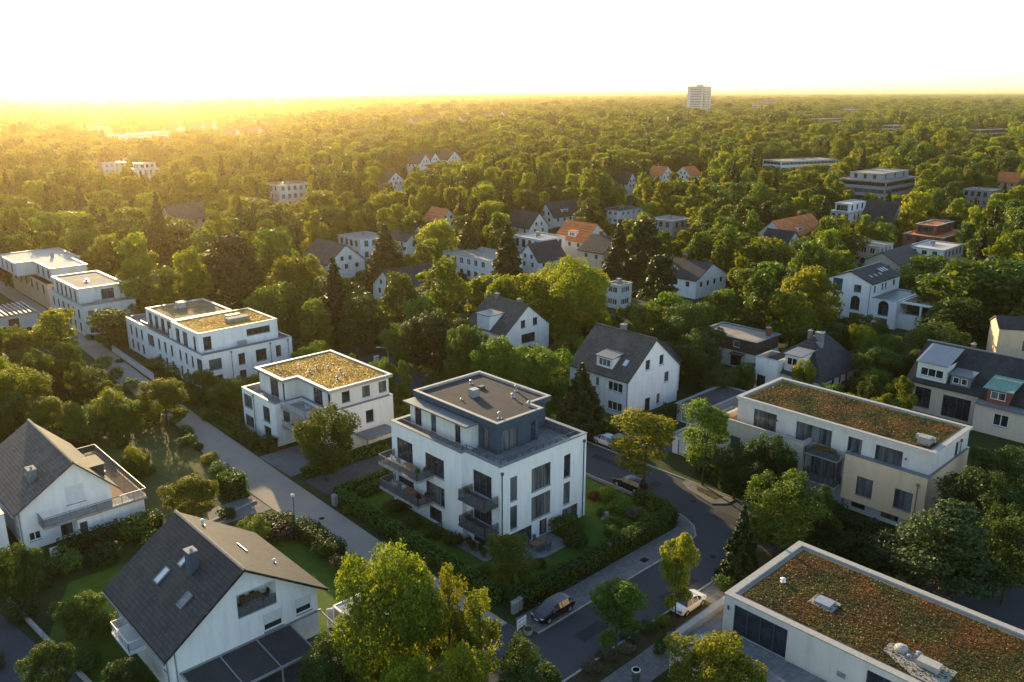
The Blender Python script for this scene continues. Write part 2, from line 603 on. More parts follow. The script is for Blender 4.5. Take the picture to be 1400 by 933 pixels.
def put_window(root, p0, p1, o, depth=0.18, frame='anthracite', name='window', sill=True):
    """Frame with mullions set in the reveal, its pane a sub-part, and a sill."""
    u0, u1, za, zb = o[:4]
    opt = o[4] if len(o) > 4 else {}
    n = opt.get('n', 1 if u1 - u0 < 1.25 else (2 if u1 - u0 < 2.2 else 3))
    glass = opt.get('g') or WMIX.choice(['glass', 'glass', 'curtain', 'glass_teal', 'glass'])
    frame = opt.get('f', frame)
    name = opt.get('name', name)
    p0, p1 = Vector(p0[:2]), Vector(p1[:2])
    d = (p1 - p0).normalized()
    nin = Vector((-d.y, d.x))
    fw, fd = opt.get('fw', 0.085), 0.07

    def bx(mb, a, b, z1, z2, k1, k2):
        q = [p0 + d * a + nin * k1, p0 + d * b + nin * k1, p0 + d * b + nin * k2, p0 + d * a + nin * k2]
        mb.hexa([(v.x, v.y, z1) for v in q] + [(v.x, v.y, z2) for v in q])
    k1, k2 = depth - 0.10, depth - 0.10 + fd
    mb = MB()
    e = 0.003
    bx(mb, u0 + e, u1 - e, za + e, za + fw, k1, k2)
    bx(mb, u0 + e, u1 - e, zb - fw, zb - e, k1, k2)
    w = (u1 - u0) / n
    for i in range(n + 1):
        c = u0 + w * i
        a, b = (c + e, c + fw) if i == 0 else ((c - fw, c - e) if i == n else (c - fw * 0.55, c + fw * 0.55))
        bx(mb, a, b, za + fw + e, zb - fw - e, k1, k2)
    if opt.get('t'):
        zt = zb - (zb - za) * opt['t']
        for i in range(n):
            bx(mb, u0 + w * i + fw + e, u0 + w * (i + 1) - fw - e, zt - 0.04, zt + 0.04, k1 + 0.005, k2 - 0.005)
    wo = mb.build(name, M[frame], root)
    pb = MB()
    kk = depth - 0.045
    zsplit = zb
    if opt.get('blind'):
        zsplit = zb - (zb - za) * opt['blind']
        bb = MB()
        bx(bb, u0 + fw * .5, u1 - fw * .5, zsplit, zb - 0.01, k1 - 0.03, k1 - 0.01)
        bb.build('blind', M['blind'], wo)
    q = [p0 + d * (u0 + 0.01) + nin * kk, p0 + d * (u1 - 0.01) + nin * kk]
    pb.poly([(q[0].x, q[0].y, za + .01), (q[1].x, q[1].y, za + .01), (q[1].x, q[1].y, zb - .01), (q[0].x, q[0].y, zb - .01)])
    pb.build('pane', M[glass], wo)
    if sill and opt.get('sill', True) and za > 0.5:
        sb = MB()
        bx(sb, u0 - 0.04, u1 + 0.04, za - 0.06, za - 0.003, -0.07, depth - 0.11)
        sb.build('sill', M[opt.get('sm', 'lead')], wo)
    return wo


class House:
    def __init__(s, name, label, loc, rot=0.0, group=None, cat='house', frame='anthracite'):
        s.root = thing(name, label, cat, (loc[0], loc[1], 0), rot, group)
        s.frame = frame

    def walls(s, poly, z0, z1, mat, ops=None, tops=None, part='wall', depth=0.18, cap=False):
        """Outer walls over a counter-clockwise outline; ops: {edge: [(u0,u1,za,zb,opts)]}, tops: {edge: [(u,z)]}"""
        ops, tops = ops or {}, tops or {}
        mb = MB()
        n = len(poly)
        for i in range(n):
            a, b = poly[i], poly[(i + 1) % n]
            L = math.hypot(b[0] - a[0], b[1] - a[1])
            wall_face(mb, a, b, z0, tops.get(i, [(0, z1), (L, z1)]), ops.get(i, []), depth)
        if cap:
            mb.poly([(p[0], p[1], z1) for p in poly])
        w = mb.build(part, M[mat], s.root)
        for i, lst in ops.items():
            for o in lst:
                put_window(s.root, poly[i], poly[(i + 1) % n], o, depth, s.frame)
        return w

    def flat_roof(s, poly, z, deck='bitumen', cop='coping', drop=0.3, wid=0.32, over=0.05, th=0.09, part='roof', deckpart=None, fascia=0.0, fmat=None, inner=None):
        """Coping ring on top of the parapet, its inside face, and the deck behind it."""
        out, inn = offset(poly, over), offset(poly, -wid)
        zb = z - fascia
        mb = MB()
        n = len(poly)
        for i in range(n):
            j = (i + 1) % n
            mb.poly([(*out[i], z + 0.004), (*out[j], z + 0.004), (*out[j], z + th), (*out[i], z + th)])
            mb.poly([(*out[i], z + th), (*out[j], z + th), (*inn[j], z + th), (*inn[i], z + th)])
            mb.poly([(*inn[j], z - drop), (*inn[i], z - drop), (*inn[i], z + th), (*inn[j], z + th)])
            if over > 0.06 and not fascia:
                mb.poly([(*poly[j], z + 0.004), (*poly[i], z + 0.004), (*out[i], z + 0.004), (*out[j], z + 0.004)][::-1])
        mb.build('coping', M[cop], s.root)
        if fascia:
            fb = MB()
            o2 = offset(poly, over - 0.02)
            for i in range(n):
                j = (i + 1) % n
                fb.poly([(*o2[i], zb), (*o2[j], zb), (*o2[j], z), (*o2[i], z)])
            fb.poly([(*p, zb) for p in reversed(o2)])
            fb.build('fascia', M[fmat], s.root)
        db = MB()
        dk = offset(poly, -wid + 0.02)
        db.poly([(*p, z - drop) for p in dk])
        if inner:
            ib = MB()
            ib.poly([(*p, z - drop + 0.05) for p in offset(poly, -wid - inner[1])])
            ib.build('sedum', M[inner[0]], s.root)
        return db.build(part, M[deck], s.root)

    def slab(s, poly, z0, z1, mat, part):
        return MB().prism(poly, z0, z1).build(part, M[mat], s.root)

    def box(s, part, mat, *b, parent=None):
        return MB().box(*b).build(part, M[mat], parent or s.root)

    def railing(s, pts, z, h=1.0, infill='rail_glass', post='anthracite', step=1.1, bars=False, part='railing'):
        mb = MB()
        for a, b in zip(pts, pts[1:]):
            L = math.hypot(b[0] - a[0], b[1] - a[1])
            k = max(1, round(L / step))
            mb.bar((*a, z + h), (*b, z + h), 0.06, 0.05)
            mb.bar((*a, z + 0.10), (*b, z + 0.10), 0.04, 0.04)
            for i in range(k + 1):
                t = i / k
                x, y = a[0] + (b[0] - a[0]) * t, a[1] + (b[1] - a[1]) * t
                mb.bar((x, y, z), (x, y, z + h - 0.03), 0.05, 0.05)
            if bars:
                kb = int(L / bars)
                for i in range(kb):
                    t = (i + .5) / kb
                    x, y = a[0] + (b[0] - a[0]) * t, a[1] + (b[1] - a[1]) * t
                    mb.bar((x, y, z + 0.1), (x, y, z + h - 0.03), 0.025, 0.025)
        r = mb.build(part, M[post], s.root)
        if not bars and infill:
            ib = MB()
            for a, b in zip(pts, pts[1:]):
                ib.bar((*a, z + h / 2 + 0.03), (*b, z + h / 2 + 0.03), 0.015, h - 0.24)
            ib.build('infill', M[infill], r)
        return r

    def pipe(s, x, y, z0, z1, mat='anthracite', hopper=True, part='drainpipe'):
        mb = MB()
        mb.tube([(x, y, z0), (x, y, z1)], 0.055, 8)
        if hopper:
            mb.box(x - .13, y - .13, z1, x + .13, y + .13, z1 + 0.3)
        return mb.build(part, M[mat], s.root)

    def vent(s, x, y, z, h=0.6, r=0.11, mat='zinc', part='roof_vent'):
        mb = MB()
        mb.tube([(x, y, z), (x, y, z + h * .75)], r, 8)
        mb.tube([(x, y, z + h * .75), (x, y, z + h * .8), (x, y, z + h)], [r * 1.7, r * 1.9, r * .6], 8)
        mb.tube([(x, y, z), (x, y, z + 0.08)], r * 2.0, 8)
        return mb.build(part, M[mat], s.root)

    def chimney(s, x, y, z0, z1, wx=0.7, wy=0.7, mat='lead', parent=None):
        mb = MB()
        mb.box(x - wx / 2, y - wy / 2, z0, x + wx / 2, y + wy / 2, z1)
        c = mb.build('chimney', M[mat], parent or s.root)
        cb = MB()
        cb.box(x - wx / 2 - .06, y - wy / 2 - .06, z1 + .003, x + wx / 2 + .06, y + wy / 2 + .06, z1 + .1)
        cb.tube([(x, y - wy * .2, z1 + .1), (x, y - wy * .2, z1 + .35)], 0.13, 8)
        if parent is None:
            cb.build('chimney_cap', M['concrete'], c)
        return c

    def gable_roof(s, x0, y0, x1, y1, ze, zr, axis, mat, over=0.45, gover=0.35, th=0.22, xr=None, part='roof', ridge='ridge', ov2=None, hip0=0.0, hip1=0.0):
        """Two tiled slopes; ze is the eaves height at the wall line. axis = ridge direction. xr = ridge place across."""
        a0, a1 = (x0, x1) if axis == 'y' else (y0, y1)     # across
        b0, b1 = (y0, y1) if axis == 'y' else (x0, x1)     # along
        r = (a0 + a1) / 2 if xr is None else xr
        b0, b1 = b0 - gover, b1 + gover
        oa, ob = (over, over) if ov2 is None else ov2
        mk = (lambda a, b, z: (a, b, z)) if axis == 'y' else (lambda a, b, z: (b, a, z))
        mb = MB()
        for aw, o in ((a0, oa), (a1, ob)):
            sl = (zr - ze) / abs(r - aw)
            ae = aw - o if aw < r else aw + o
            zeo = ze - sl * o
            h0, h1 = hip0, hip1
            top = [mk(r, b0 + h0, zr + th), mk(r, b1 - h1, zr + th), mk(ae, b1, zeo + th), mk(ae, b0, zeo + th)]
            bot = [mk(r, b0 + h0, zr), mk(r, b1 - h1, zr), mk(ae, b1, zeo), mk(ae, b0, zeo)]
            if (aw < r) == (axis == 'y'):
                pass
            mb.hexa(bot + top)
        if hip0:
            mb.poly([mk(a0 - oa, b0, ze - (zr - ze) / abs(r - a0) * oa + th), mk(a1 + ob, b0, ze - (zr - ze) / abs(r - a1) * ob + th), mk(r, b0 + hip0, zr + th)])
        if hip1:
            mb.poly([mk(a0 - oa, b1, ze - (zr - ze) / abs(r - a0) * oa + th), mk(a1 + ob, b1, ze - (zr - ze) / abs(r - a1) * ob + th), mk(r, b1 - hip1, zr + th)])
        ro = mb.build(part, M[mat], s.root)
        if ridge:
            rb = MB()
            nn = max(2, int((b1 - b0 - hip0 - hip1) / 0.4))
            for i in range(nn):
                t0 = b0 + hip0 + (b1 - b0 - hip0 - hip1) * i / nn
                t1 = b0 + hip0 + (b1 - b0 - hip0 - hip1) * (i + 1) / nn - 0.03
                rb.tube([mk(r, t0, zr + th), mk(r, t1, zr + th + 0.02)], [0.15, 0.18], 6)
            rb.build('ridge_tiles', M[ridge], ro)
        return ro

    def gable_walls(s, x0, y0, x1, y1, ze, zr, axis, mat, ops=None, xr=None, z0=0.0):
        """Edges: 0 = -Y, 1 = +X, 2 = +Y, 3 = -X (u runs counter-clockwise)."""
        poly = [(x0, y0), (x1, y0), (x1, y1), (x0, y1)]
        W, D = x1 - x0, y1 - y0
        tops = {}
        if axis == 'y':
            r = W / 2 if xr is None else xr - x0
            tops[0] = [(0, ze), (r, zr), (W, ze)]
            tops[2] = [(0, ze), (W - r, zr), (W, ze)]
        else:
            r = D / 2 if xr is None else xr - y0
            tops[1] = [(0, ze), (r, zr), (D, ze)]
            tops[3] = [(0, ze), (D - r, zr), (D, ze)]
        return s.walls(poly, z0, ze, mat, ops, tops)

    def skylight(s, x, y, z, nx, nz, w, l, axis='y', parent=None, glass='curtain'):
        """Roof window lying on a slope whose normal is (nx,0,nz) (axis y) or (0,nx,nz)."""
        n = Vector((nx, 0, nz)).normalized() if axis == 'y' else Vector((0, nx, nz)).normalized()
        a = Vector((0, 1, 0)) if axis == 'y' else Vector((1, 0, 0))
        t = n.cross(a).normalized()
        c = Vector((x, y, z))

        def blk(mb, da, dt, ha, ht, h0, h1):
            q = [c + a * (da + i * ha) + t * (dt + j * ht) for i, j in ((-1, -1), (1, -1), (1, 1), (-1, 1))]
            mb.hexa([v + n * h0 for v in q] + [v + n * h1 for v in q])
        mb = MB()
        blk(mb, -w / 2, 0, .05, l / 2 + .05, 0, .13)
        blk(mb, w / 2, 0, .05, l / 2 + .05, 0, .13)
        blk(mb, 0, -l / 2, w / 2 - .05, .05, 0, .13)
        blk(mb, 0, l / 2, w / 2 - .05, .05, 0, .13)
        f = mb.build('skylight', M['lead'], parent or s.root)
        pb = MB()
        blk(pb, 0, 0, w / 2 - .051, l / 2 - .051, .02, .09)
        pb.build('pane', M[glass], f)
        return f

    def dormer(s, x0, y0, x1, y1, z0, z1, face, mat, roofmat, rise=0.3, ops=None, over=0.2):
        """A box dormer whose windows look along face ('-x', '-y'); it runs back into the roof."""
        poly = [(x0, y0), (x1, y0), (x1, y1), (x0, y1)]
        e = {'-y': 0, '+x': 1, '+y': 2, '-x': 3}[face]
        mb = MB()
        for i in range(4):
            a, b = poly[i], poly[(i + 1) % 4]
            L = math.hypot(b[0] - a[0], b[1] - a[1])
            wall_face(mb, a, b, z0, [(0, z1), (L, z1)], ops if (i == e and ops) else [], 0.12)
        d = mb.build('dormer', M[mat], s.root)
        if ops:
            for o in ops:
                put_window(d, poly[e], poly[(e + 1) % 4], (*o[:4], {**(o[4] if len(o) > 4 else {}), 'f': 'white_metal'}), 0.12, 'white_metal', sill=False)
        rb = MB()
        zf, zk = z1 + .004, z1 + .004 + rise
        X0, Y0, X1, Y1 = x0 - over, y0 - over, x1 + over, y1 + over
        if face == '-x':
            zz = [zf, zk, zk, zf]
        elif face == '+x':
            zz = [zk, zf, zf, zk]
        elif face == '-y':
            zz = [zf, zf, zk, zk]
        else:
            zz = [zk, zk, zf, zf]
        pp = [(X0, Y0), (X1, Y0), (X1, Y1), (X0, Y1)]
        rb.hexa([(p[0], p[1], z) for p, z in zip(pp, zz)] + [(p[0], p[1], z + .14) for p, z in zip(pp, zz)])
        rb.build('dormer_roof', M[roofmat], d)
        return d


def row(u0, u1, n, w, za, zb, opts=None):
    """n equal windows spread over u0..u1."""
    st = (u1 - u0) / n
    return [(u0 + st * (i + .5) - w / 2, u0 + st * (i + .5) + w / 2, za, zb, dict(opts or {})) for i in range(n)]

# ------------------------------------------------------------------ the setting: ground, roads, pavements, lawns
def sheet(name, pts, z, mat):
    o = MB().poly([(p[0], p[1], z) for p in pts]).build(name, M[mat])
    return structure(o)


def slab_s(name, pts, z0, z1, mat):
    return structure(MB().prism(pts, z0, z1).build(name, M[mat]))


def rect(x0, y0, x1, y1):
    return [(x0, y0), (x1, y0), (x1, y1), (x0, y1)]


GR = 26000.0
gp = [(GR * math.cos(2 * math.pi * k / 96), GR * math.sin(2 * math.pi * k / 96)) for k in range(96)]
sheet('ground', gp, -0.02, 'ground')
lane_r = [(46.9, 50.2), (46.9, 71), (47.2, 81.6), (47.5, 93), (47.8, 101), (48.4, 122), (49.6, 149), (50.6, 166), (51.4, 184), (52, 260)]
lane_l = [(42.2, 50.2), (42.4, 71), (41.9, 86), (42, 92), (42.6, 105.6), (44.2, 117.8), (45.2, 150), (46.7, 164), (47.6, 184), (48.5, 260)]
sheet('lane', lane_r + lane_l[::-1], 0.008, 'lane')
sheet('street', [(10, 40.95), (72, 40.95), (76, 38), (84.4, 38), (84.4, 75), (85.5, 84), (88, 130), (80, 130), (78, 84), (76.6, 66), (76.6, 54), (76.2, 51), (75.2, 48.8), (73.4, 47.35), (70, 47.0), (47.6, 47.0), (46.9, 50.2), (42.2, 50.2), (41, 47.0), (10, 47.0)], 0.012, 'asphalt')
bulb = [(47.8, 47.16), (70, 47.16), (73.3, 47.5), (75.0, 48.95), (76.0, 51.1), (76.42, 54), (76.42, 66), (77.6, 84), (76.9, 84), (75.95, 66), (75.9, 54.2), (75.0, 51.4), (73.2, 50.1), (47.8, 50.1)]
slab_s('pavement', bulb, -0.01, 0.10, 'paving')
kb = MB()
kl = [(47.8, 47.05), (70, 47.05), (73.35, 47.42), (75.1, 48.88), (76.1, 51.05), (76.5, 54), (76.5, 66), (77.8, 84.5)]
for a, b in zip(kl, kl[1:]):
    kb.bar((*a, 0.06), (*b, 0.06), 0.16, 0.13)
kr = [(20, 40.85), (72, 40.85)]
for a, b in zip(kr, kr[1:]):
    kb.bar((*a, 0.06), (*b, 0.06), 0.18, 0.14)
kr = [(84.5, 38), (84.5, 75), (85.6, 84)]
for a, b in zip(kr, kr[1:]):
    kb.bar((*a, 0.06), (*b, 0.06), 0.16, 0.14)
structure(kb.build('kerb', M['kerb']))
# island with the tree pit in the side road
isl = [(81.2, 50.6), (82.6, 49.3), (84.3, 49.2), (84.3, 56.5), (83.4, 56.4), (82.3, 54.6)]
slab_s('tree_island', isl, -0.01, 0.11, 'paving')
sheet('tree_pit', [(82.4, 50.8), (83.9, 50.6), (83.9, 54.6), (82.8, 53.8)], 0.118, 'soil')
# right of the street: planted strip, footpath
slab_s('planted_strip', rect(20, 38.75, 63.5, 40.74), -0.01, 0.07, 'soil')
slab_s('parking_bay', rect(63.5, 38.75, 69.5, 40.74), -0.01, 0.06, 'paving')
slab_s('footpath', rect(20, 35.8, 76, 38.70), -0.01, 0.09, 'paving')
slab_s('planted_bed', rect(69.6, 38.75, 76, 40.6), -0.01, 0.05, 'soil')
for i, (x0, y0, x1, y1) in enumerate(((50, 43.2, 53.4, 44.6), (60.5, 42.0, 66.0, 42.9), (78.5, 44.5, 80.4, 49.0), (79.0, 58.0, 81.5, 59.2), (81.0, 63.0, 82.2, 70.0), (40.0, 44.0, 41.5, 46.5))):
    sheet('asphalt_patch', rect(x0, y0, x1, y1), 0.0165, 'patch')
for i, (xx, yy) in enumerate(((57.5, 44.0), (71.0, 43.6), (80.2, 52.6), (45.2, 60.0), (44.9, 80.0))):
    structure(MB().tube([(xx, yy, 0.0), (xx, yy, .021)], .33, 20).build('manhole_cover', M['rubber']))
# gardens
sheet('main_lawn', rect(49.6, 52.2, 75.6, 83.2), 0.004, 'lawn')
sheet('drive_dark', rect(48.6, 84.9, 62, 90.4), 0.012, 'paving_dark')
sheet('drive_yard', rect(47.9, 92.6, 56.2, 101.2), 0.016, 'paving2')
sheet('side_lawn', rect(48.6, 103, 52, 130), 0.004, 'lawn')
sheet('meadow', [(31, 93), (41.6, 93), (42.4, 106), (43.8, 118), (44.6, 128), (34, 130), (31, 112)], 0.004, 'meadow')
sheet('drive_left', [(34.5, 86.6), (41.8, 86.2), (41.7, 91.0), (36.0, 91.4)], 0.012, 'paving2')
slab_s('drive_border', [(34.6, 87.9), (41.4, 89.2), (41.35, 89.55), (34.6, 88.3)], -0.01, 0.16, 'concrete')
sheet('front_lawn', [(34.5, 60), (42.0, 60), (42.0, 85.5), (19, 86), (14, 76), (16, 60), (19, 56)], 0.002, 'lawn')
sheet('left_drive', [P(-40, 830), P(0, 838), P(60, 890), P(150, 960), P(60, 990), P(-40, 940)][::-1], 0.006, 'asphalt')
slab_s('right_yard', rect(80, 8, 100, 26), -0.01, 0.03, 'asphalt')
sheet('right_garden_path', [(84.8, 36.2), (92, 34.6), (92, 35.8), (84.8, 37.6)], 0.01, 'paving2')
sheet('house_drive', [(84.8, 66), (93.5, 62), (95, 70), (94.6, 74.6), (85.2, 75)], 0.012, 'paving_dark')
sheet('house_lawn', rect(84.9, 76, 95, 100), 0.004, 'lawn')
sheet('right_lawn', rect(104, 20, 112, 62), 0.004, 'lawn')
sheet('back_lawn', [(62, 92), (74, 92), (76, 116), (67, 118), (66, 92)], 0.004, 'meadow')

# ------------------------------------------------------------------ white apartment house in the middle
h = House('apartment_house', 'white three storey apartment house with dark blue grey penthouse in the middle of the picture', (53.9, 59.4), cat='apartment house')
low = [(0.6, 0), (14.1, 0), (14.1, 18.6), (0, 18.6), (0, 5.6), (0.6, 5.6)]
tall = {'n': 1}
opsR = [(2.0, 3.05, 5.95, 8.75, {'n': 1, 'g': 'curtain'}), (5.2, 8.2, 5.95, 8.75, {'n': 3, 'g': 'curtain'}), (10.35, 11.45, 5.95, 8.75, {'n': 1}),
        (2.0, 3.05, 2.55, 5.3, {'n': 1, 'g': 'glass_teal'}), (5.2, 8.2, 2.5, 5.3, {'n': 3, 'g': 'curtain'}), (10.35, 11.45, 2.6, 5.3, {'n': 1}),
        (2.0, 5.3, 0.12, 2.05, {'n': 3, 'g': 'glass'}), (6.5, 7.7, 0.12, 2.05, {'n': 1}), (10.2, 12.8, 0.12, 2.05, {'n': 3, 'g': 'curtain'})]
opsL = [(1.0, 4.1, 6.0, 8.7, {'n': 3, 'g': 'glass'}), (6.5, 9.9, 6.1, 8.5, {'n': 3, 'g': 'glass'}), (6.5, 9.9, 2.6, 5.0, {'n': 3, 'g': 'curtain'}),
        (1.0, 4.1, 2.85, 5.3, {'n': 3, 'g': 'glass'}), (7.0, 9.3, 0.3, 2.0, {'n': 2, 'g': 'glass'}), (1.2, 3.6, 0.12, 2.1, {'n': 2, 'g': 'glass'})]
opsF = [(1.2, 4.2, 6.15, 8.8, {'n': 3, 'g': 'glass'}), (1.2, 4.2, 2.95, 5.5, {'n': 3, 'g': 'glass'}), (1.2, 4.4, 0.12, 2.3, {'n': 3, 'g': 'glass'})]
h.walls(low, 0, 10.4, 'white', {0: [(o[0] - 0.6, o[1] - .6, *o[2:]) for o in opsR], 3: opsL, 5: opsF})
h.flat_roof(low, 10.4, 'terrace', 'lead', drop=0.75, wid=0.42, over=0.08, th=0.1, part='terrace_deck')
tr = offset(low, -0.9)
h.railing([tr[i] for i in (5, 4, 3)], 9.66, 1.05, None, 'wood')
h.railing([tr[i] for i in (5, 0, 1, 2)], 9.66, 1.05, None, 'anthracite')
pw = [(3.75, 3.9), (10.1, 3.9), (10.1, 6.2), (13.6, 6.2), (13.6, 18.1), (3.6, 18.1), (3.6, 3.9)]
pw = [(3.7, 3.9), (10.1, 3.9), (10.1, 6.2), (13.6, 6.2), (13.6, 18.1), (3.7, 18.1)]
h.walls(pw, 9.66, 13.0, 'slate_render', {0: [(0.7, 3.2, 9.75, 12.2, {'n': 2, 'g': 'curtain'}), (5.2, 6.0, 9.75, 12.2, {'n': 1})],
                                       5: [(11.8, 12.9, 9.75, 12.2, {'n': 1, 'g': 'curtain'})]}, part='penthouse_wall')
pr = [(3.4, 3.55), (10.5, 3.55), (10.5, 5.8), (14.0, 5.8), (14.0, 18.5), (3.4, 18.5)]
h.flat_roof(pr, 13.45, 'bitumen', 'coping', drop=0.22, wid=0.34, over=0.06, th=0.08, fascia=0.62, fmat='slate_render')
wb = [(2.5, 7.0), (3.69, 7.0), (3.69, 18.1), (2.5, 18.1)]
h.walls(wb, 9.66, 12.5, 'white2', {3: [(0.9, 2.2, 9.75, 12.0, {'n': 2}), (4.0, 5.0, 9.75, 12.0, {'n': 1}), (8.4, 9.4, 9.75, 12.0, {'n': 1})]}, part='penthouse_bay')
h.slab([(1.6, 6.7), (3.35, 6.7), (3.35, 18.3), (1.6, 18.3)], 12.504, 12.68, 'lead', 'canopy')
h.box('side_bay', 'slate_render', 13.62, 8.0, 9.66, 14.0, 12.6, 12.4)
for zb in (6.0, 2.85):
    h.slab([(-2.4, 10.6), (-0.004, 10.6), (-0.004, 18.2), (-2.4, 18.2)], zb - 0.28, zb, 'concrete', 'balcony_slab')
    h.railing([(0, 10.68), (-2.33, 10.68), (-2.33, 18.12), (0, 18.12)], zb + .004, 1.0)
    h.slab([(-1.45, 0.3), (0.596, 0.3), (0.596, 4.6), (-1.45, 4.6)], zb - 0.25, zb, 'anthracite', 'balcony_slab')
    h.railing([(0.6, 0.38), (-1.38, 0.38), (-1.38, 4.52), (0.6, 4.52)], zb + .004, 1.0)
h.pipe(0.78, -0.09, 0, 9.5)
h.pipe(13.6, -0.09, 0, 9.5)
for x, y, hh, r in ((10.4, 16.0, .6, .12), (12.6, 10.2, .9, .13), (10.8, 8.9, .6, .12), (10.1, 5.4, .8, .12), (5.1, 5.0, .9, .15), (5.8, 12.4, .3, .08)):
    h.vent(x, y, 13.23, hh, r)
h.box('roof_shaft', 'zinc', 7.3, 12.0, 13.23, 8.3, 12.9, 14.15)
h.box('roof_hatch', 'anthracite', 9.9, 13.6, 13.23, 10.6, 14.2, 13.55)
h.slab([(1.2, -3.5), (8.0, -3.5), (8.0, -0.01), (1.2, -0.01)], -0.01, 0.10, 'terrace', 'patio')
h.slab([(-1.5, 0.2), (0.59, 0.2), (0.59, 5.0), (-1.5, 5.0)], -0.01, 0.09, 'terrace', 'patio')

# ------------------------------------------------------------------ white house with the golden sedum roof
h = House('sedum_roof_house', 'white flat house with golden sedum roof and corner terrace beside the pale lane', (51.5, 94.5), cat='apartment house')
low = [(4.2, 0), (14.3, 0), (14.3, 17.9), (0, 17.9), (0, 8), (4.2, 8)]
h.walls(low, 0, 6.35, 'white', {0: [(5.4, 6.7, 3.3, 5.1, {'n': 1}), (6.0, 7.0, .5, 2.0, {'n': 1})],
                              3: [(0.4, 3.0, 3.6, 5.6, {'n': 2, 'g': 'glass_teal'}), (0.4, 3.0, .6, 2.4, {'n': 2, 'g': 'glass_teal'}),
                                  (6.2, 8.2, 3.0, 5.3, {'n': 2, 'g': 'glass'}), (6.2, 8.2, .3, 2.3, {'n': 2})],
                              5: [(2.2, 4.4, 3.2, 5.4, {'n': 2})], 4: [(1.2, 2.2, 3.3, 5.3, {'n': 1})]})
h.flat_roof(low, 6.35, 'terrace', 'lead', drop=0.5, wid=0.3, over=0.05, part='terrace_deck')
pw = [(4.6, .5), (14.0, .5), (14.0, 16.4), (2.2, 16.4), (2.2, 8.7), (4.6, 8.7)]
h.walls(pw, 5.85, 9.0, 'white2', {0: [(1.6, 2.9, 7.0, 8.6, {'n': 1, 'g': 'glass'}), (4.9, 6.2, 7.0, 8.6, {'n': 1, 'g': 'curtain'}), (7.7, 9.0, 7.0, 8.6, {'n': 1, 'g': 'curtain'})],
                                 3: [(3.2, 5.6, 5.9, 8.6, {'n': 3}), (6.8, 7.4, 5.9, 8.6, {'n': 1})],
                                 5: [(3.4, 5.8, 5.9, 8.6, {'n': 3}), (7.2, 7.9, 5.9, 8.6, {'n': 1})]}, part='penthouse_wall')
pr = [(4.0, 0.1), (14.4, .1), (14.4, 16.4), (1.6, 16.4), (1.6, 8.4), (4.0, 8.4)]
h.flat_roof(pr, 9.35, 'sedum_gold', 'zinc', drop=0.12, wid=0.45, over=0.06, th=0.1, fascia=0.32, fmat='zinc')
for x, y in ((6.6, 12.4), (8.2, 10.3), (9.4, 9.0), (9.2, 4.4), (7.8, 4.0), (6.6, 9.6), (9.9, 6.6)):
    h.vent(x, y, 9.23, .5, .12)
for zb in (5.85, 2.9):
    h.slab([(0.8, 1.2), (4.196, 1.2), (4.196, 7.9), (0.8, 7.9)], zb - .24, zb, 'concrete', 'balcony_slab')
    h.railing([(4.2, 1.28), (.88, 1.28), (.88, 7.9)], zb + .004, 1.0, 'rail_pale', 'zinc')
h.pipe(-0.09, 14.3, 0, 5.9, 'lead')
h.slab([(7.6, -3.2), (12.6, -3.2), (12.6, -0.3), (7.6, -0.3)], 2.2, 2.42, 'lead', 'carport_roof')
for x in (7.7, 12.4):
    h.box('carport_post', 'lead', x - .07, -3.1, 0, x + .07, -2.95, 2.19)

# ------------------------------------------------------------------ long white house with two penthouse blocks
h = House('long_apartment_house', 'long white apartment house with two sedum topped penthouse blocks left of the golden roof', (54.0, 131.5), cat='apartment house')
low = rect(0, 0, 16.4, 34.5)
o0 = [(1.0, 3.2, 3.4, 5.3, {'n': 2, 'g': 'glass_teal'}), (1.0, 3.2, 0.5, 2.4, {'n': 2}), (6.2, 7.4, 3.3, 5.3, {'n': 2}), (6.2, 7.4, .5, 2.3, {'n': 2}),
      (9.4, 11.4, 3.2, 5.3, {'n': 3}), (9.4, 11.4, .4, 2.3, {'n': 3}), (13.2, 14.2, 3.3, 5.3, {'n': 1}), (13.2, 14.2, .4, 2.3, {'n': 1})]
o3 = row(1, 9, 3, 1.1, 3.3, 5.3) + row(1, 9, 3, 1.1, .5, 2.4) + [(10.5, 13.5, 3.1, 5.3, {'n': 3})] + row(14.5, 23, 3, 1.0, 3.3, 5.3) + row(14.5, 23, 3, 1.0, .5, 2.4) + row(24, 31.5, 3, .9, 3.3, 5.3) + row(24, 31.5, 3, .9, .5, 2.4) + [(32, 34.1, 3.2, 5.4, {'n': 2})]
h.walls(low, 0, 6.3, 'white', {0: o0, 3: o3})
h.flat_roof(low, 6.3, 'terrace', 'lead', drop=.45, wid=.3, over=.06, part='terrace_deck')
pf = rect(.7, 2.6, 15.2, 13.6)
h.walls(pf, 5.85, 9.3, 'white', {0: [(.8, 2.2, 6.3, 8.6, {'n': 1}), (8.6, 13.0, 7.3, 8.5, {'n': 4})], 3: [(1.5, 3.2, 6.0, 8.6, {'n': 2}), (4.5, 6.5, 6.0, 8.6, {'n': 2}), (8.8, 9.8, 6.0, 8.6, {'n': 1})]}, part='penthouse_wall')
h.flat_roof(pf, 9.3, 'sedum_gold', 'coping', drop=.12, wid=.4, over=.06, th=.09)
pk = rect(1.6, 15.4, 12.8, 27.8)
h.walls(pk, 5.85, 9.0, 'white2', {3: row(.5, 12, 4, 1.7, 6.0, 8.5)}, part='penthouse_wall')
h.flat_roof(pk, 9.0, 'sedum_brown', 'coping', drop=.14, wid=.4, over=.06, th=.09)
h.box('link_wall', 'white2', 2.6, 13.61, 5.85, 12, 15.39, 8.6)
for x, y in ((15.6, .6), (5.0, -.09), (12.2, -.09)):
    h.pipe(x, -0.09, 0, 5.8, 'lead')
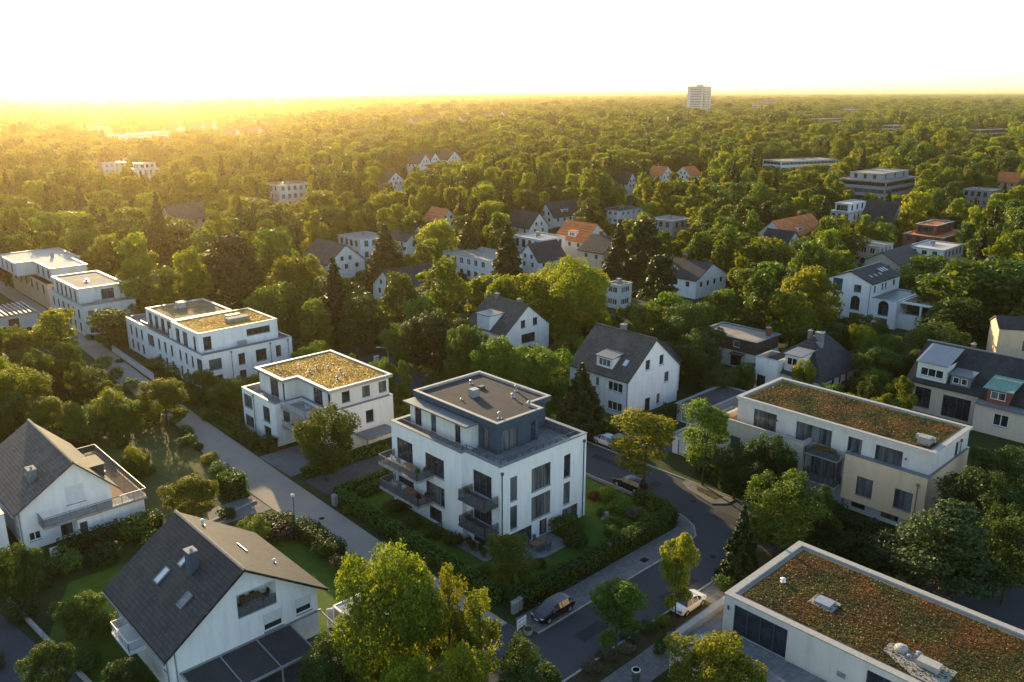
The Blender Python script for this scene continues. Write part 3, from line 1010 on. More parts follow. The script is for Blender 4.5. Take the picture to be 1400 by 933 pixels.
h.box('ac_unit', 'zinc', 7.2, 1.2, 5.86, 8.6, 2.0, 6.9)
h.box('roof_plant', 'concrete', 8.0, 6.5, 9.2, 12.0, 8.2, 9.75)
h.box('roof_plant', 'coping', 9.2, 9.6, 9.2, 11.8, 10.6, 9.6)
h.box('roof_shaft', 'coping', 6.2, 23.5, 8.88, 7.6, 25.0, 10.0)
h.railing([(0.4, 14.5), (0.4, 27.5)], 5.86, 1.1, 'rail_glass')
h.box('terrace_divider', 'white2', .32, 13.7, 5.86, 1.5, 14.0, 8.0)

# ------------------------------------------------------------------ next in the row, farther up the lane
h = House('cream_flat_house', 'cream flat roofed house with set back top floor, third up the lane', (50.6, 180.5), cat='apartment house')
low = rect(0, 0, 10.6, 22)
h.walls(low, 0, 6.2, 'white2', {0: [(1, 2.6, 3.4, 5.2), (4, 6, 3.4, 5.2), (1, 2.6, .5, 2.3)], 3: row(1, 21, 6, 1.3, 3.3, 5.2) + row(1, 21, 6, 1.3, .5, 2.4)})
h.flat_roof(low, 6.2, 'terrace', 'coping', drop=.4, part='terrace_deck')
pf = rect(1.0, 4.6, 10.2, 21.6)
h.walls(pf, 5.8, 9.0, 'white2', {0: [(4.4, 7.0, 6.0, 8.3, {'n': 2})], 3: row(1, 16, 5, 1.4, 6.0, 8.3)}, part='penthouse_wall')
h.flat_roof(pf, 9.0, 'gravel', 'coping', drop=.15, over=.3)
h.vent(5, 12, 8.85, .6, .3)
h.box('patio_furniture', 'concrete', 3.2, 1.2, 5.82, 7.4, 3.0, 6.5)
h = House('pale_roof_house', 'white house with broad pale flat roof, farthest up the lane at the picture edge', (52.0, 209.5), cat='apartment house')
low = rect(0, 0, 11.5, 30)
h.walls(low, 0, 6.0, 'cream', {3: row(1, 29, 6, 1.8, 3.3, 5.4), 0: [(1, 3, 3, 5.2)]})
up = [(1.6, 1.0), (9.4, 1.0), (9.4, 12), (11.2, 12), (11.2, 29.5), (-2.5, 29.5), (-2.5, 14), (1.6, 14)]
h.walls(up, 6.01, 9.2, 'white2', {7: row(.5, 12.5, 3, 1.6, 6.6, 8.6), 5: row(1, 14, 3, 1.4, 6.6, 8.6)}, part='upper_wall')
h.flat_roof(up, 9.2, 'pale_roof', 'coping', drop=.12, over=.25)
h.chimney(6.5, 17, 9.0, 10.2, .6, .6, 'concrete')
h = House('slatted_pergola_house', 'low white garden house with slatted pergola roof at the left picture edge', (37.5, 196.5), cat='garden house')
h.walls(rect(0, 0, 8.6, 9.5), 0, 2.9, 'white2', {0: [(3, 5, .2, 2.3)]})
h.flat_roof(rect(0, 0, 8.6, 9.5), 2.9, 'gravel', 'coping', drop=.1)
for k in range(11):
    h.box('pergola_slat', 'coping', -1.0 + k * .9, -1.2, 3.3, -.7 + k * .9, 10.4, 3.55)
for y in (-.9, 10.0):
    h.box('pergola_beam', 'coping', -1.2, y, 3.05, 8.9, y + .15, 3.28)

# ------------------------------------------------------------------ gabled house at the bottom left, dark slate / sunlit brown roof
h = House('dark_gable_house', 'white gabled house with steep dark slate roof, chimney and gable balcony at bottom left', (19.8, 61.0))
W, D = 13.4, 12.4
ops0 = [(8.1, 9.9, 2.7, 4.4, {'n': 1, 'blind': .62, 'f': 'white_metal'}), (11.2, 12.8, 2.9, 4.5, {'n': 1, 'blind': .6, 'f': 'white_metal'})]
ops3 = [(10.6, 11.3, 2.2, 3.2, {'n': 1, 'f': 'white_metal'}), (4.0, 6.5, 2.6, 4.4, {'n': 2})]
# gable wall with a deep loggia opening under the ridge
mb = MB()
poly = rect(0, 0, W, D)
log = (5.9, 9.5, 5.0, 7.35)
XR = 6.5
wall_face(mb, poly[0], poly[1], 0, [(0, 5.0), (XR, 9.7), (W, 5.0)], [o[:4] for o in ops0], 0.18)
mb2 = MB()
wall_face(mb2, poly[0], poly[1], 0, [(0, 5.0), (XR, 9.7), (W, 5.0)], [o[:4] for o in ops0] + [log], 0.18)
mb = mb2
wall_face(mb, poly[1], poly[2], 0, [(0, 5.0), (D, 5.0)], [])
wall_face(mb, poly[2], poly[3], 0, [(0, 5.0), (W - XR, 9.7), (W, 5.0)], [])
wall_face(mb, poly[3], poly[0], 0, [(0, 5.0), (D, 5.0)], [o[:4] for o in ops3])
u0, u1, za, zb = log
for q in ([(u0, .18, za), (u1, .18, za), (u1, 2.2, za), (u0, 2.2, za)], [(u0, 2.2, za), (u1, 2.2, za), (u1, 2.2, zb), (u0, 2.2, zb)],
          [(u0, .18, za), (u0, 2.2, za), (u0, 2.2, zb), (u0, .18, zb)], [(u1, .18, zb), (u1, 2.2, zb), (u1, 2.2, za), (u1, .18, za)]):
    mb.poly(q)
mb.build('wall', M['white'], h.root)
for o in ops0: put_window(h.root, poly[0], poly[1], o)
for o in ops3: put_window(h.root, poly[3], poly[0], o)
h.gable_roof(0, 0, W, D, 5.0, 9.7, 'y', 'slate', over=0.75, gover=0.8, th=.26, xr=XR)
h.railing([(u0 + .03, .1), (u1 - .03, .1)], 5.01, .95, 'rail_glass', 'anthracite')
h.chimney(4.35, 4.8, 8.0, 10.2, .75, 1.0, 'slate_render')
h.skylight(2.7, 7.6, 7.2, -4.7, 6.5, .85, 1.5, glass='blind')
h.skylight(4.3, 6.6, 8.36, -4.7, 6.5, .7, .9, glass='blind')
h.skylight(2.6, 2.6, 7.14, -4.7, 6.5, .8, 1.3)
h.vent(8.0, 10.8, 8.8, .75, .12, 'white_metal')
h.vent(11.3, 3.6, 6.6, .5, .1, 'white_metal')
h.box('roof_antenna', 'zinc', 9.3, 4.7, 8.05, 9.4, 6.7, 8.2)
h.box('snow_guard', 'zinc', 10.4, 3.6, 7.05, 10.48, 6.2, 7.2)
h.slab([(-1.6, 5.2), (-.004, 5.2), (-.004, 9.4), (-1.6, 9.4)], 2.4, 2.6, 'white_metal', 'balcony_slab')
h.railing([(0, 5.25), (-1.55, 5.25), (-1.55, 9.35), (0, 9.35)], 2.61, 1.0, 'rail_pale', 'white_metal')
h.pipe(.3, -.09, 0, 4.9, 'zinc', False)
h.pipe(-.09, .9, 0, 4.8, 'zinc', False)
MB().tube([(-.78, -.75, 4.38), (-.78, D + .75, 4.38)], .09, 8).build('gutter', M['lead'], h.root)
MB().tube([(W + .8, -.75, 4.38), (W + .8, D + .75, 4.38)], .09, 8).build('gutter', M['lead'], h.root)
# glazed canopy against the gable wall
c = thing('terrace_canopy', 'dark flat canopy roof with pale frame along the gable of the slate roofed house', 'canopy', (19.8, 60.95, 0))
mb = MB()
for x in (0.6, 3.9, 7.2, 10.4, 13.5):
    mb.bar((x, -.1, 2.45), (x, -4.6, 2.1), .1, .14)
mb.bar((.5, -.08, 2.5), (13.6, -.08, 2.5), .12, .16)
mb.bar((.5, -4.6, 2.15), (13.6, -4.6, 2.15), .14, .2)
for x in (.6, 7.2, 13.5):
    mb.box(x - .06, -4.65, 0, x + .06, -4.53, 2.05)
mb.build('frame', M['zinc'], c)
for i, (a, b) in enumerate(((.6, 3.9), (3.9, 7.2), (7.2, 10.4))):
    MB().hexa([(a + .06, -4.5, 2.12), (b - .06, -4.5, 2.12), (b - .06, -.2, 2.45), (a + .06, -.2, 2.45),
               (a + .06, -4.5, 2.15), (b - .06, -4.5, 2.15), (b - .06, -.2, 2.48), (a + .06, -.2, 2.48)]).build('roof_panel', M['bitumen'], c)
structure(MB().box(19.6, 52.5, -.01, 36.5, 60.94, .03).build('courtyard', M['paving_dark']))
w = MB()
w.bar((34.2, 61.2, 1.0), (38.8, 59.2, 1.0), .15, 2.0)
tag(w.build('garden_wall', M['white2']), 'low white garden wall beside the dark canopy roof', 'wall')
c = thing('glass_shelter', 'small glazed shelter with white frame right of the slate roofed house', 'shelter', (34.6, 56.0, 0))
mb = MB()
fr = [(0, 0), (3.6, 0), (3.6, 4.6), (0, 4.6)]
for a, b in zip(fr, fr[1:] + fr[:1]):
    mb.bar((*a, 2.4), (*b, 2.4), .16, .16)
    mb.bar((*a, 0), (*a, 2.35), .12, .12)
mb.bar((1.8, 0, 2.42), (1.8, 4.6, 2.42), .1, .1)
mb.build('frame', M['white_metal'], c)
MB().box(.1, .1, 2.36, 1.74, 4.5, 2.4).box(1.86, .1, 2.36, 3.5, 4.5, 2.4).build('roof_panel', M['rail_pale'], c)

# ------------------------------------------------------------------ gabled house behind it at the left edge
h = House('balcony_gable_house', 'white gabled house with long railed balcony and brown tiled roof at the left edge', (17.6, 95.6))
W, D, XR = 9.4, 16.0, 5.8
h.gable_walls(0, 0, W, D, 5.0, 8.75, 'y', 'white', {0: [(4.6, 6.6, 3.9, 6.1, {'n': 1, 'g': 'blind', 'f': 'white_metal'}), (3.6, 5.0, .3, 2.2, {'n': 1, 'f': 'white_metal'}), (.5, 1.7, 1.0, 2.0, {'n': 2, 'f': 'white_metal'})], 3: [(13, 14.4, 1.0, 2.2, {'n': 2, 'f': 'white_metal'})]}, xr=XR)
h.gable_roof(0, 0, W, D, 5.0, 8.75, 'y', 'brown', over=.7, gover=.55, th=.24, xr=XR)
h.slab([(1.6, -2.0), (12.6, -2.0), (12.6, -.004), (1.6, -.004)], 2.75, 3.0, 'concrete', 'balcony_slab')
h.slab([(9.41, .004), (12.6, .004), (12.6, 15.5), (9.41, 15.5)], 2.75, 3.0, 'deck', 'terrace_deck')
h.railing([(1.65, -.1), (1.65, -1.95), (12.55, -1.95), (12.55, 15.4), (9.5, 15.4)], 3.01, 1.05, None, 'lead', 1.4, bars=.16)
h.walls(rect(5.0, -1.7, 12.3, -.006), 0, 2.74, 'white', {0: [(.2, 1.0, .1, 2.2, {'n': 1, 'g': 'glass_teal'})]}, part='annex_wall')
h.walls(rect(9.41, 0, 12.2, 15), 0, 2.74, 'white', part='annex_wall')
h.chimney(2.4, 3.2, 6.3, 8.0, .8, 1.3, 'lead')
h.skylight(2.7, 4.8, 7.0, -3.75, 5.8, .9, 1.2)
h.dormer(7.2, 2.2, 9.6, 5.2, 5.2, 6.6, '-y', 'darkbrown', 'brown', .05, None, .15)
h.box('sun_lounger', 'white_metal', 10.6, 7.5, 3.3, 11.2, 9.4, 3.42)
h.box('planter', 'white2', 1.6, -3.4, 0, 4.2, -2.9, 1.0)
MB().tube([(-.75, -.5, 4.5), (-.75, D + .5, 4.5)], .08, 8).build('gutter', M['lead'], h.root)
h.pipe(-.09, .4, 0, 4.7, 'zinc', False)
h = House('side_annex', 'small white annex left of the long railed balcony', (9.0, 97.0), cat='annex')
h.walls(rect(0, 0, 7.4, 8), 0, 4.4, 'white')
h.flat_roof(rect(0, 0, 7.4, 8), 4.4, 'gravel', 'lead')

# ------------------------------------------------------------------ long beige house on the right with rusty sedum roof
h = House('beige_apartment_house', 'long beige apartment house with rusty sedum roof and white top floor at the right', (90.2, 29.6), cat='apartment house')
base = rect(1.9, .6, 13.2, 25.8)
h.walls(base, 0, 2.0, 'white2', {3: [(17.0, 18.7, .5, 1.5, {'n': 2}), (20.6, 22.6, .5, 1.5, {'n': 2})]}, part='base_wall', cap=True)
bx = rect(.8, .3, 13.0, 9.7)
h.walls(bx, 1.75, 7.4, 'cream', {3: [(1.7, 3.6, 2.75, 5.1, {'n': 2, 'g': 'curtain'}), (6.1, 8.1, 2.75, 5.1, {'n': 2, 'g': 'curtain'})]}, part='wall')
MB().poly([(.8, .3, 1.75), (.8, 9.7, 1.75), (13, 9.7, 1.75), (13, .3, 1.75)]).build('soffit', M['cream'], h.root)
h.flat_roof(bx, 7.4, 'lead', 'lead', drop=.12, wid=.3, over=.06, part='ledge_roof')
lw = rect(0.2, 14.6, 13.0, 26.6)
h.walls(lw, 0, 7.3, 'beige', {3: [(2.0, 3.4, 3.6, 5.3, {'n': 2}), (7.2, 9.4, 3.2, 5.6, {'n': 2})], 2: [(5, 6.2, 3.2, 5.2)]}, part='wall')
h.flat_roof(lw, 7.3, 'deck', 'coping', drop=.75, wid=.35, over=.05, part='terrace_deck')
h.walls([(1.4, 9.71), (12.9, 9.71), (12.9, 14.59), (1.4, 14.59)], 0, 7.0, 'grey_render', {3: [(.5, 4.4, 3.2, 6.2, {'n': 4, 'g': 'curtain'})]}, part='wall', cap=True)
h.slab([(-.3, 10.1), (1.39, 10.1), (1.39, 14.2), (-.3, 14.2)], 2.9, 3.1, 'concrete', 'balcony_slab')
h.slab([(-.3, 10.1), (1.39, 10.1), (1.39, 14.2), (-.3, 14.2)], 6.3, 6.5, 'concrete', 'balcony_slab')
h.railing([(1.35, 10.15), (-.25, 10.15), (-.25, 14.15), (1.35, 14.15)], 3.11, 1.0, 'rail_glass')
for y in (10.2, 11.5, 12.8, 14.1):
    h.box('balcony_post', 'anthracite', -.28, y - .05, 3.11, -.18, y + .05, 6.29)
h.box('planter', 'anthracite', -.35, 10.1, 6.51, .35, 14.2, 7.2)
pw = rect(2.0, .5, 12.8, 25.0)
h.walls(pw, 6.5, 9.85, 'warm_white', {3: [(2.4, 5.6, 6.7, 9.1, {'n': 2, 'g': 'curtain'}), (8.3, 12.9, 6.7, 9.1, {'n': 3}), (14.9, 16.6, 7.2, 9.1, {'n': 2, 'g': 'curtain'}), (18.2, 21.3, 7.2, 9.1, {'n': 3})], 0: [(6.8, 7.8, 6.9, 9.2, {'n': 1})]}, part='penthouse_wall')
pr = rect(1.85, .3, 13.0, 25.2)
h.flat_roof(pr, 10.05, 'gravel', 'coping', drop=.1, wid=.5, over=.05, th=.08, fascia=.22, fmat='warm_white', inner=('sedum_rust', .4))
h.box('roof_shaft', 'concrete', 3.4, 1.6, 9.95, 4.6, 2.9, 10.9)
h.box('roof_shaft', 'concrete', 4.7, 1.5, 9.95, 5.2, 3.6, 10.6)
h.pipe(.68, 1.2, 1.9, 6.2, 'lead')
h.pipe(10.2, .38, 0, 9.0, 'lead')
h.box('wall_lamp', 'anthracite', 1.9, 3.2, 8.3, 1.99, 3.4, 8.5)
h.box('wall_lamp', 'anthracite', 1.9, 19.2, 8.3, 1.99, 19.4, 8.5)
h.box('rear_annex', 'beige', 13.01, 3.0, 0, 15.2, 9, 5.4)

# garages between the street and the beige house
g = House('white_garage', 'white garage with grey flat roof in front of the beige house', (90.4, 58.6), cat='garage')
g.walls(rect(0, 0, 15.0, 4.6), 0, 2.75, 'white', {3: [(.9, 3.6, .05, 2.2, {'n': 1, 'g': 'blind', 'name': 'garage_door', 'sill': False})]})
g.flat_roof(rect(0, 0, 15.0, 4.6), 2.75, 'gravel', 'lead', drop=.08, wid=.25, over=.25)
g = House('blue_door_garage', 'grey garage with wide blue door behind the white garage', (100.6, 65.3), cat='garage')
g.walls(rect(0, 0, 12.0, 4.6), 0, 2.75, 'grey_render', {3: [(.8, 3.8, .05, 2.2, {'n': 1, 'g': 'blue_door', 'f': 'white_metal', 'name': 'garage_door', 'sill': False})]})
g.flat_roof(rect(0, 0, 12.0, 4.6), 2.75, 'bitumen', 'lead', drop=.08, wid=.25, over=.3)

# ------------------------------------------------------------------ flat house at the bottom right
h = House('sedum_bungalow', 'pale flat house with broad rusty sedum roof and roof terrace at the bottom right corner', (52.2, 35.5), cat='house')
lo = [(0, -26), (17.4, -26), (17.4, 0), (0, 0)]
h.walls(lo, 0, 3.75, 'warm_white', {3: [(3.5, 5.5, .3, 2.4, {'n': 2})]})
h.flat_roof([(0, -26), (8.0, -26), (8.0, 0), (0, 0)], 3.75, 'terrace', 'coping', drop=.6, wid=.55, over=.04, th=.09, part='terrace_deck')
up = [(4.8, -27), (17.6, -27), (17.6, -1.95), (4.8, -1.95)]
h.walls(up, 3.15, 6.5, 'warm_white', {3: [(1.0, 6.0, 3.2, 5.95, {'n': 4, 'g': 'glass'}), (12.6, 15.2, 3.4, 5.9, {'n': 2})]}, part='upper_wall')
h.flat_roof(up, 6.5, 'gravel', 'coping', drop=.1, wid=.6, over=.05, th=.1, inner=('sedum_rust', .4))
h.box('wall_lamp', 'anthracite', 4.7, -2.5, 5.2, 4.79, -2.35, 5.6)
h.box('wall_box', 'zinc', 4.66, -13.0, 4.2, 4.79, -12.4, 4.6)
h.slab([(8.9, -9.6), (10.7, -9.6), (10.7, -7.4), (8.9, -7.4)], 6.452, 6.50, 'gravel', 'gravel_patch')
MB().box(9.2, -9.2, 6.47, 10.4, -7.8, 6.70).build('roof_light', M['zinc'], h.root)
h.slab([(5.8, -19.6), (8.6, -19.6), (8.6, -14.6), (7.2, -14.6), (5.8, -17.4)], 6.452, 6.50, 'gravel', 'gravel_patch')
MB().tube([(8.2, -15.6, 6.47), (8.2, -15.6, 6.75)], .5, 20).tube([(8.2, -15.6, 6.75), (8.2, -15.6, 6.83), (8.2, -15.6, 6.9)], [.44, .36, .1], 20).build('roof_dome', M['coping'], h.root)
h.box('roof_unit', 'coping', 7.2, -18.7, 6.47, 8.1, -17.1, 6.95)
h.vent(8.5, -16.8, 6.47, .35, .12)
h.vent(7.7, -16.4, 6.47, .3, .1)
h.vent(10.2, -4.4, 6.42, .45, .14, 'white_metal')
h.box('glass_light', 'rail_pale', .8, -4.2, 3.16, 2.4, -1.4, 3.62)
mb = MB()
for q in ((.75, -4.25, .85, -1.35), (2.35, -4.25, 2.45, -1.35), (.86, -4.25, 2.34, -4.15), (.86, -1.45, 2.34, -1.35)):
    mb.box(q[0], q[1], 3.155, q[2], q[3], 3.7)
mb.build('light_frame', M['copper'], h.root)

# ------------------------------------------------------------------ white gabled houses behind the middle one
h = House('grey_gable_house', 'tall white gabled house with grey roof and dormer behind the middle apartment house', (95.3, 75.2))
h.gable_walls(0, 0, 12.6, 12.0, 6.2, 11.4, 'y', 'white', {
    0: [(4.0, 5.3, 6.9, 8.6, {'n': 1, 'f': 'white_metal', 'g': 'curtain'}), (7.5, 8.7, 7.0, 8.7, {'n': 1, 'f': 'white_metal'}), (9.0, 10.3, 3.8, 5.6, {'n': 1, 'f': 'white_metal', 'g': 'curtain'}),
        (4.3, 5.6, .1, 2.3, {'n': 1, 'g': 'glass', 'name': 'door', 'sill': False}), (7.2, 8.2, .6, 2.4, {'n': 1, 'f': 'white_metal'})],
    3: [(8.0, 10.9, 3.9, 5.4, {'n': 3, 'f': 'white_metal'}), (8.0, 10.9, .8, 2.2, {'n': 3, 'f': 'white_metal'}), (5.4, 6.2, 3.9, 5.4, {'n': 1, 'f': 'white_metal'}), (2, 4.2, 3.9, 5.4, {'n': 2, 'f': 'white_metal'})]})
h.gable_roof(0, 0, 12.6, 12.0, 6.2, 11.4, 'y', 'brown', over=.35, gover=.25, th=.22, ridge='brown_x')
h.dormer(.7, 3.8, 4.2, 7.0, 6.2, 8.6, '-x', 'white', 'lead', .55, [(.4, 2.8, 7.2, 8.4, {'n': 3})])
h.skylight(2.0, 2.2, 8.1, -5.2, 6.3, .8, 1.2, glass='blind')
h.chimney(6.9, 6.9, 10.8, 12.4, .8, .8, 'lead')
h.pipe(-.09, .15, 0, 6.0, 'lead', False)
h.walls(rect(12.61, 2.5, 16.6, 9.5), 0, 5.4, 'white2', part='annex_wall')
h.gable_roof(12.9, 2.5, 16.6, 9.5, 5.4, 7.6, 'x', 'slate_x', over=.4, gover=.25, part='annex_roof', ridge=None)

h = House('stair_gable_house', 'small white gabled house with tall projecting dormer, left behind the big lime tree', (102.3, 110.0))
h.gable_walls(0, 0, 11.6, 11.0, 4.9, 9.4, 'y', 'white', {
    0: [(4.0, 5.2, 5.3, 6.8, {'n': 2}), (7.2, 8.4, 5.3, 6.8, {'n': 2}), (4.2, 7.8, 2.2, 4.0, {'n': 4}), (4.2, 7.8, .1, 1.5, {'n': 4})],
    3: [(1.6, 2.9, 2.9, 4.3, {'n': 2}), (7.6, 9.6, .8, 2.4)]})
h.gable_roof(0, 0, 11.6, 11.0, 4.9, 9.4, 'y', 'brown', over=.35, gover=.3, th=.2, ridge='brown_x')
h.dormer(-.3, 4.0, 4.2, 7.6, 0.0, 7.6, '-x', 'white', 'lead', .12, [(.5, 1.5, 2.6, 4.6, {'n': 1, 'g': 'curtain'}), (2.3, 2.7, .8, 4.4, {'n': 1})])
h.skylight(2.6, 2.6, 7.0, -4.5, 5.8, .8, 1.3, glass='blind')
h.chimney(5.8, 8.6, 9, 10.3, .7, .7, 'lead')
h.chimney(6.6, 3.2, 8.8, 10.0, .6, .6, 'lead')

# ------------------------------------------------------------------ right: grey roofed pair, mansard house, arched villa
def at(px, py, z):
    return P(px, py, z)


h = House('grey_roof_house', 'white house with big plain hipped slate roof and recessed balcony behind the beige house', (123.4, 58.9))
h.walls(rect(0, 0, 14.2, 11.6), 0, 3.6, 'white2', {0: [(4.5, 5.4, .4, 2.8), (7, 7.8, .4, 2.8), (9.4, 10.2, .4, 2.8)], 3: [(7.4, 9.6, .4, 2.6), (1.2, 3.0, .6, 2.6)]})
h.gable_roof(0, 0, 14.2, 11.6, 3.6, 8.4, 'x', 'slate_x', over=.45, gover=.45, th=.2, hip0=7.4, hip1=3.6, xr=5.2, ridge='lead')
h.dormer(.3, 3.6, 5.4, 6.4, 3.5, 6.7, '-x', 'white2', 'lead', .2, [(.4, 2.2, 5.0, 6.3, {'n': 2})])
h.walls(rect(-1.2, 6.7, 3.6, 10.8), 0, 5.6, 'white', {3: [(.4, 2.0, .4, 2.6)]}, part='balcony_wall')
h.flat_roof(rect(-1.2, 6.7, 3.6, 10.8), 5.6, 'terrace', 'coping', drop=.8, part='balcony_deck')
h.chimney(7.6, 4.4, 7.4, 9.3, .8, 1.3, 'lead')
h.chimney(8.6, 6.6, 7.4, 9.0, .6, .6, 'lead')
h.box('roof_plant', 'zinc', 6.4, 3.4, 7.0, 7.3, 4.6, 7.9)
h = House('mansard_cottage', 'low house with dark tiled mansard front and pale flat roof beside the grey roof', (129.8, 74.2))
h.walls(rect(0, 0, 8, 12), 0, 3.0, 'white2', {3: [(7, 9.2, .2, 2.5, {'n': 2}), (2, 4, .8, 2.4)]})
h.walls([(.1, .1), (7.9, .1), (7.9, 11.9), (.1, 11.9)], 3.01, 5.4, 'darkbrown', {3: [(2.4, 3.6, 3.7, 4.9, {'n': 1, 'f': 'white_metal'}), (7.2, 8.5, 3.7, 4.9, {'n': 1, 'f': 'white_metal', 'g': 'curtain'})]}, part='mansard')
h.flat_roof([(.1, .1), (7.9, .1), (7.9, 11.9), (.1, 11.9)], 5.4, 'gravel', 'lead', drop=.1, over=.3)
h.chimney(6.0, 1.2, 5.3, 6.8, .7, .7, 'brick')
h.box('porch_roof', 'darkbrown', -1.6, 2.0, 2.7, -.01, 4.5, 2.9)

h = House('mansard_house', 'grey mansard house with ribbed metal and green copper dormers at the right edge', (131.3, 22.0))
h.walls(rect(0, 15.6, 13, 26.2), 0, 5.0, 'beige', {3: [(1.2, 3.6, .8, 4.0, {'n': 2, 'g': 'glass'}), (5.4, 9.4, .3, 3.7, {'n': 4, 'g': 'glass'})]})
h.walls(rect(-2.0, 6.0, 12.9, 15.59), 0, 4.2, 'beige', {3: [(2.6, 4.6, 1.6, 3.4, {'n': 2, 'f': 'white_metal'})]}, part='front_wall')
h.gable_roof(0, 4, 13, 26.2, 5.0, 9.6, 'y', 'slate', over=.5, gover=.3, th=.22, ridge='lead')
h.slab([(-2.4, 5.6), (.6, 5.6), (.6, 15.59), (-2.4, 15.59)], 4.21, 4.5, 'lead', 'ledge_roof')
h.walls(rect(.2, 20.8, 4.6, 25.2), 4.9, 8.0, 'white2', part='dormer_wall', ops={3: [(.5, 3.9, 5.9, 7.2, {'n': 3, 'f': 'white_metal'})]})
d = MB()
for k in range(12):
    a, b = 20.6 + k * .4, 20.6 + (k + 1) * .4
    d.hexa([(-.2, a, 8.0), (5.6, a, 9.6), (5.6, b, 9.6), (-.2, b, 8.0), (-.2, a, 8.14), (5.6, a, 9.74), (5.6, b, 9.74), (-.2, b, 8.14)])
    d.bar((-.2, a, 8.19), (5.6, a, 9.79), .05, .08)
d.build('dormer_roof', M['zinc'], h.root)
h.dormer(.3, 17.4, 3.2, 20.2, 4.9, 7.0, '-x', 'lead', 'lead', .3, [(.3, 1.2, 5.7, 6.7, {'n': 1}), (1.5, 2.4, 5.7, 6.7, {'n': 1})])
h.dormer(-1.0, 11.6, 4.0, 14.6, 4.5, 6.6, '-x', 'brick', 'copper', 1.0, [(.5, 2.5, 5.1, 6.3, {'n': 2})], .5)
h.chimney(7.5, 20, 9, 10.3, .6, .6, 'brick')
h.pipe(-.09, 15.8, 0, 4.8, 'lead', False)

h = House('beige_gable_house', 'tall pale house with beige wall cut by the right picture edge', (158.2, 44.2), R(-58))
h.gable_walls(0, 0, 14, 5.5, 8.8, 10.2, 'x', 'cream', {0: [(4, 5.4, 5, 6.8, {'n': 1})]})
h.gable_roof(0, 0, 14, 5.5, 8.8, 10.2, 'x', 'slate_x', over=.3, gover=.2, ridge=None)

h = House('arched_villa', 'white villa with arched windows and low grey gable roof above the grey roofed house', (175.3, 74.4))
h.gable_walls(0, 0, 14, 9.6, 9.0, 11.0, 'x', 'white', {3: [(1.0, 3.2, 6.5, 9.2, {'n': 3, 'g': 'glass_teal'}), (5.8, 7.4, 6.8, 8.4, {'n': 2}), (1.2, 2.8, 2.8, 5.8, {'n': 2}), (5.4, 7.4, 2.9, 5.0, {'n': 2}), (1.2, 2.8, .2, 2.2), (5.4, 7.4, .2, 2.2)],
                                                      0: [(1.2, 2.2, 7, 8.4), (5.0, 5.9, 7, 8.4), (6.6, 7.5, 7, 8.4), (10.6, 11.8, 7.2, 8.4)]})
h.gable_roof(0, 0, 14, 9.6, 9.0, 11.0, 'x', 'slate_x', over=.35, gover=.3, ridge='lead')
arch = MB()
for cyy, w_, z_ in ((9.6 - 6.4, 1.0, 5.003), (-2.7, 1.1, 4.703)):
    for k in range(8):
        a0, a1 = math.pi * k / 8, math.pi * (k + 1) / 8
        xo = -.015 if cyy > 0 else .585
        arch.poly([(xo, cyy, z_), (xo, cyy + w_ * math.cos(a0), z_ + w_ * math.sin(a0)), (xo, cyy + w_ * math.cos(a1), z_ + w_ * math.sin(a1))])
arch.build('window_arch', M['glass'], h.root)
for k in range(3):
    h.skylight(3 + 2.2 * k, 1.7, 9.95, -2.0, 4.8, .6, .8, axis='x', glass='blind')
for k in range(3):
    h.skylight(9.4 + 1.2 * k, 2.6, 10.3, -2.0, 4.8, .7, 1.4, axis='x', glass='blind')
h.walls([(.6, -5.4), (13, -5.4), (13, -.01), (.6, -.01)], 0, 6.0, 'white', {3: [(1.6, 3.8, 2.6, 4.7, {'n': 2}), (1.6, 3.8, .2, 2.0)]}, part='wing_wall')
h.flat_roof([(.6, -5.4), (13, -5.4), (13, -.01), (.6, -.01)], 6.0, 'lead', 'zinc', drop=.1)
h.walls([(2.5, -14), (12, -14), (12, -5.41), (2.5, -5.41)], 0, 3.2, 'white', part='wing_wall')
h.flat_roof([(2.5, -14), (12, -14), (12, -5.41), (2.5, -5.41)], 3.2, 'terrace', 'white_metal', drop=.3, part='loggia_deck')
h.slab([(2.3, -14.3), (12, -14.3), (12, -5.42), (2.3, -5.42)], 5.5, 5.9, 'white', 'loggia_roof')
h.slab([(2.9, -13.7), (11.6, -13.7), (11.6, -6), (2.9, -6)], 5.904, 5.96, 'sedum_brown', 'sedum')
h.box('loggia_back', 'darkbrown', 6.0, -13.8, 3.3, 11.8, -5.5, 5.49)
for yy in (-14.0, -9.8):
    h.box('loggia_post', 'white', 2.5, yy, 3.3, 2.9, yy + .4, 5.49)
h.pipe(-.09, .2, 0, 8.6, 'lead', False)


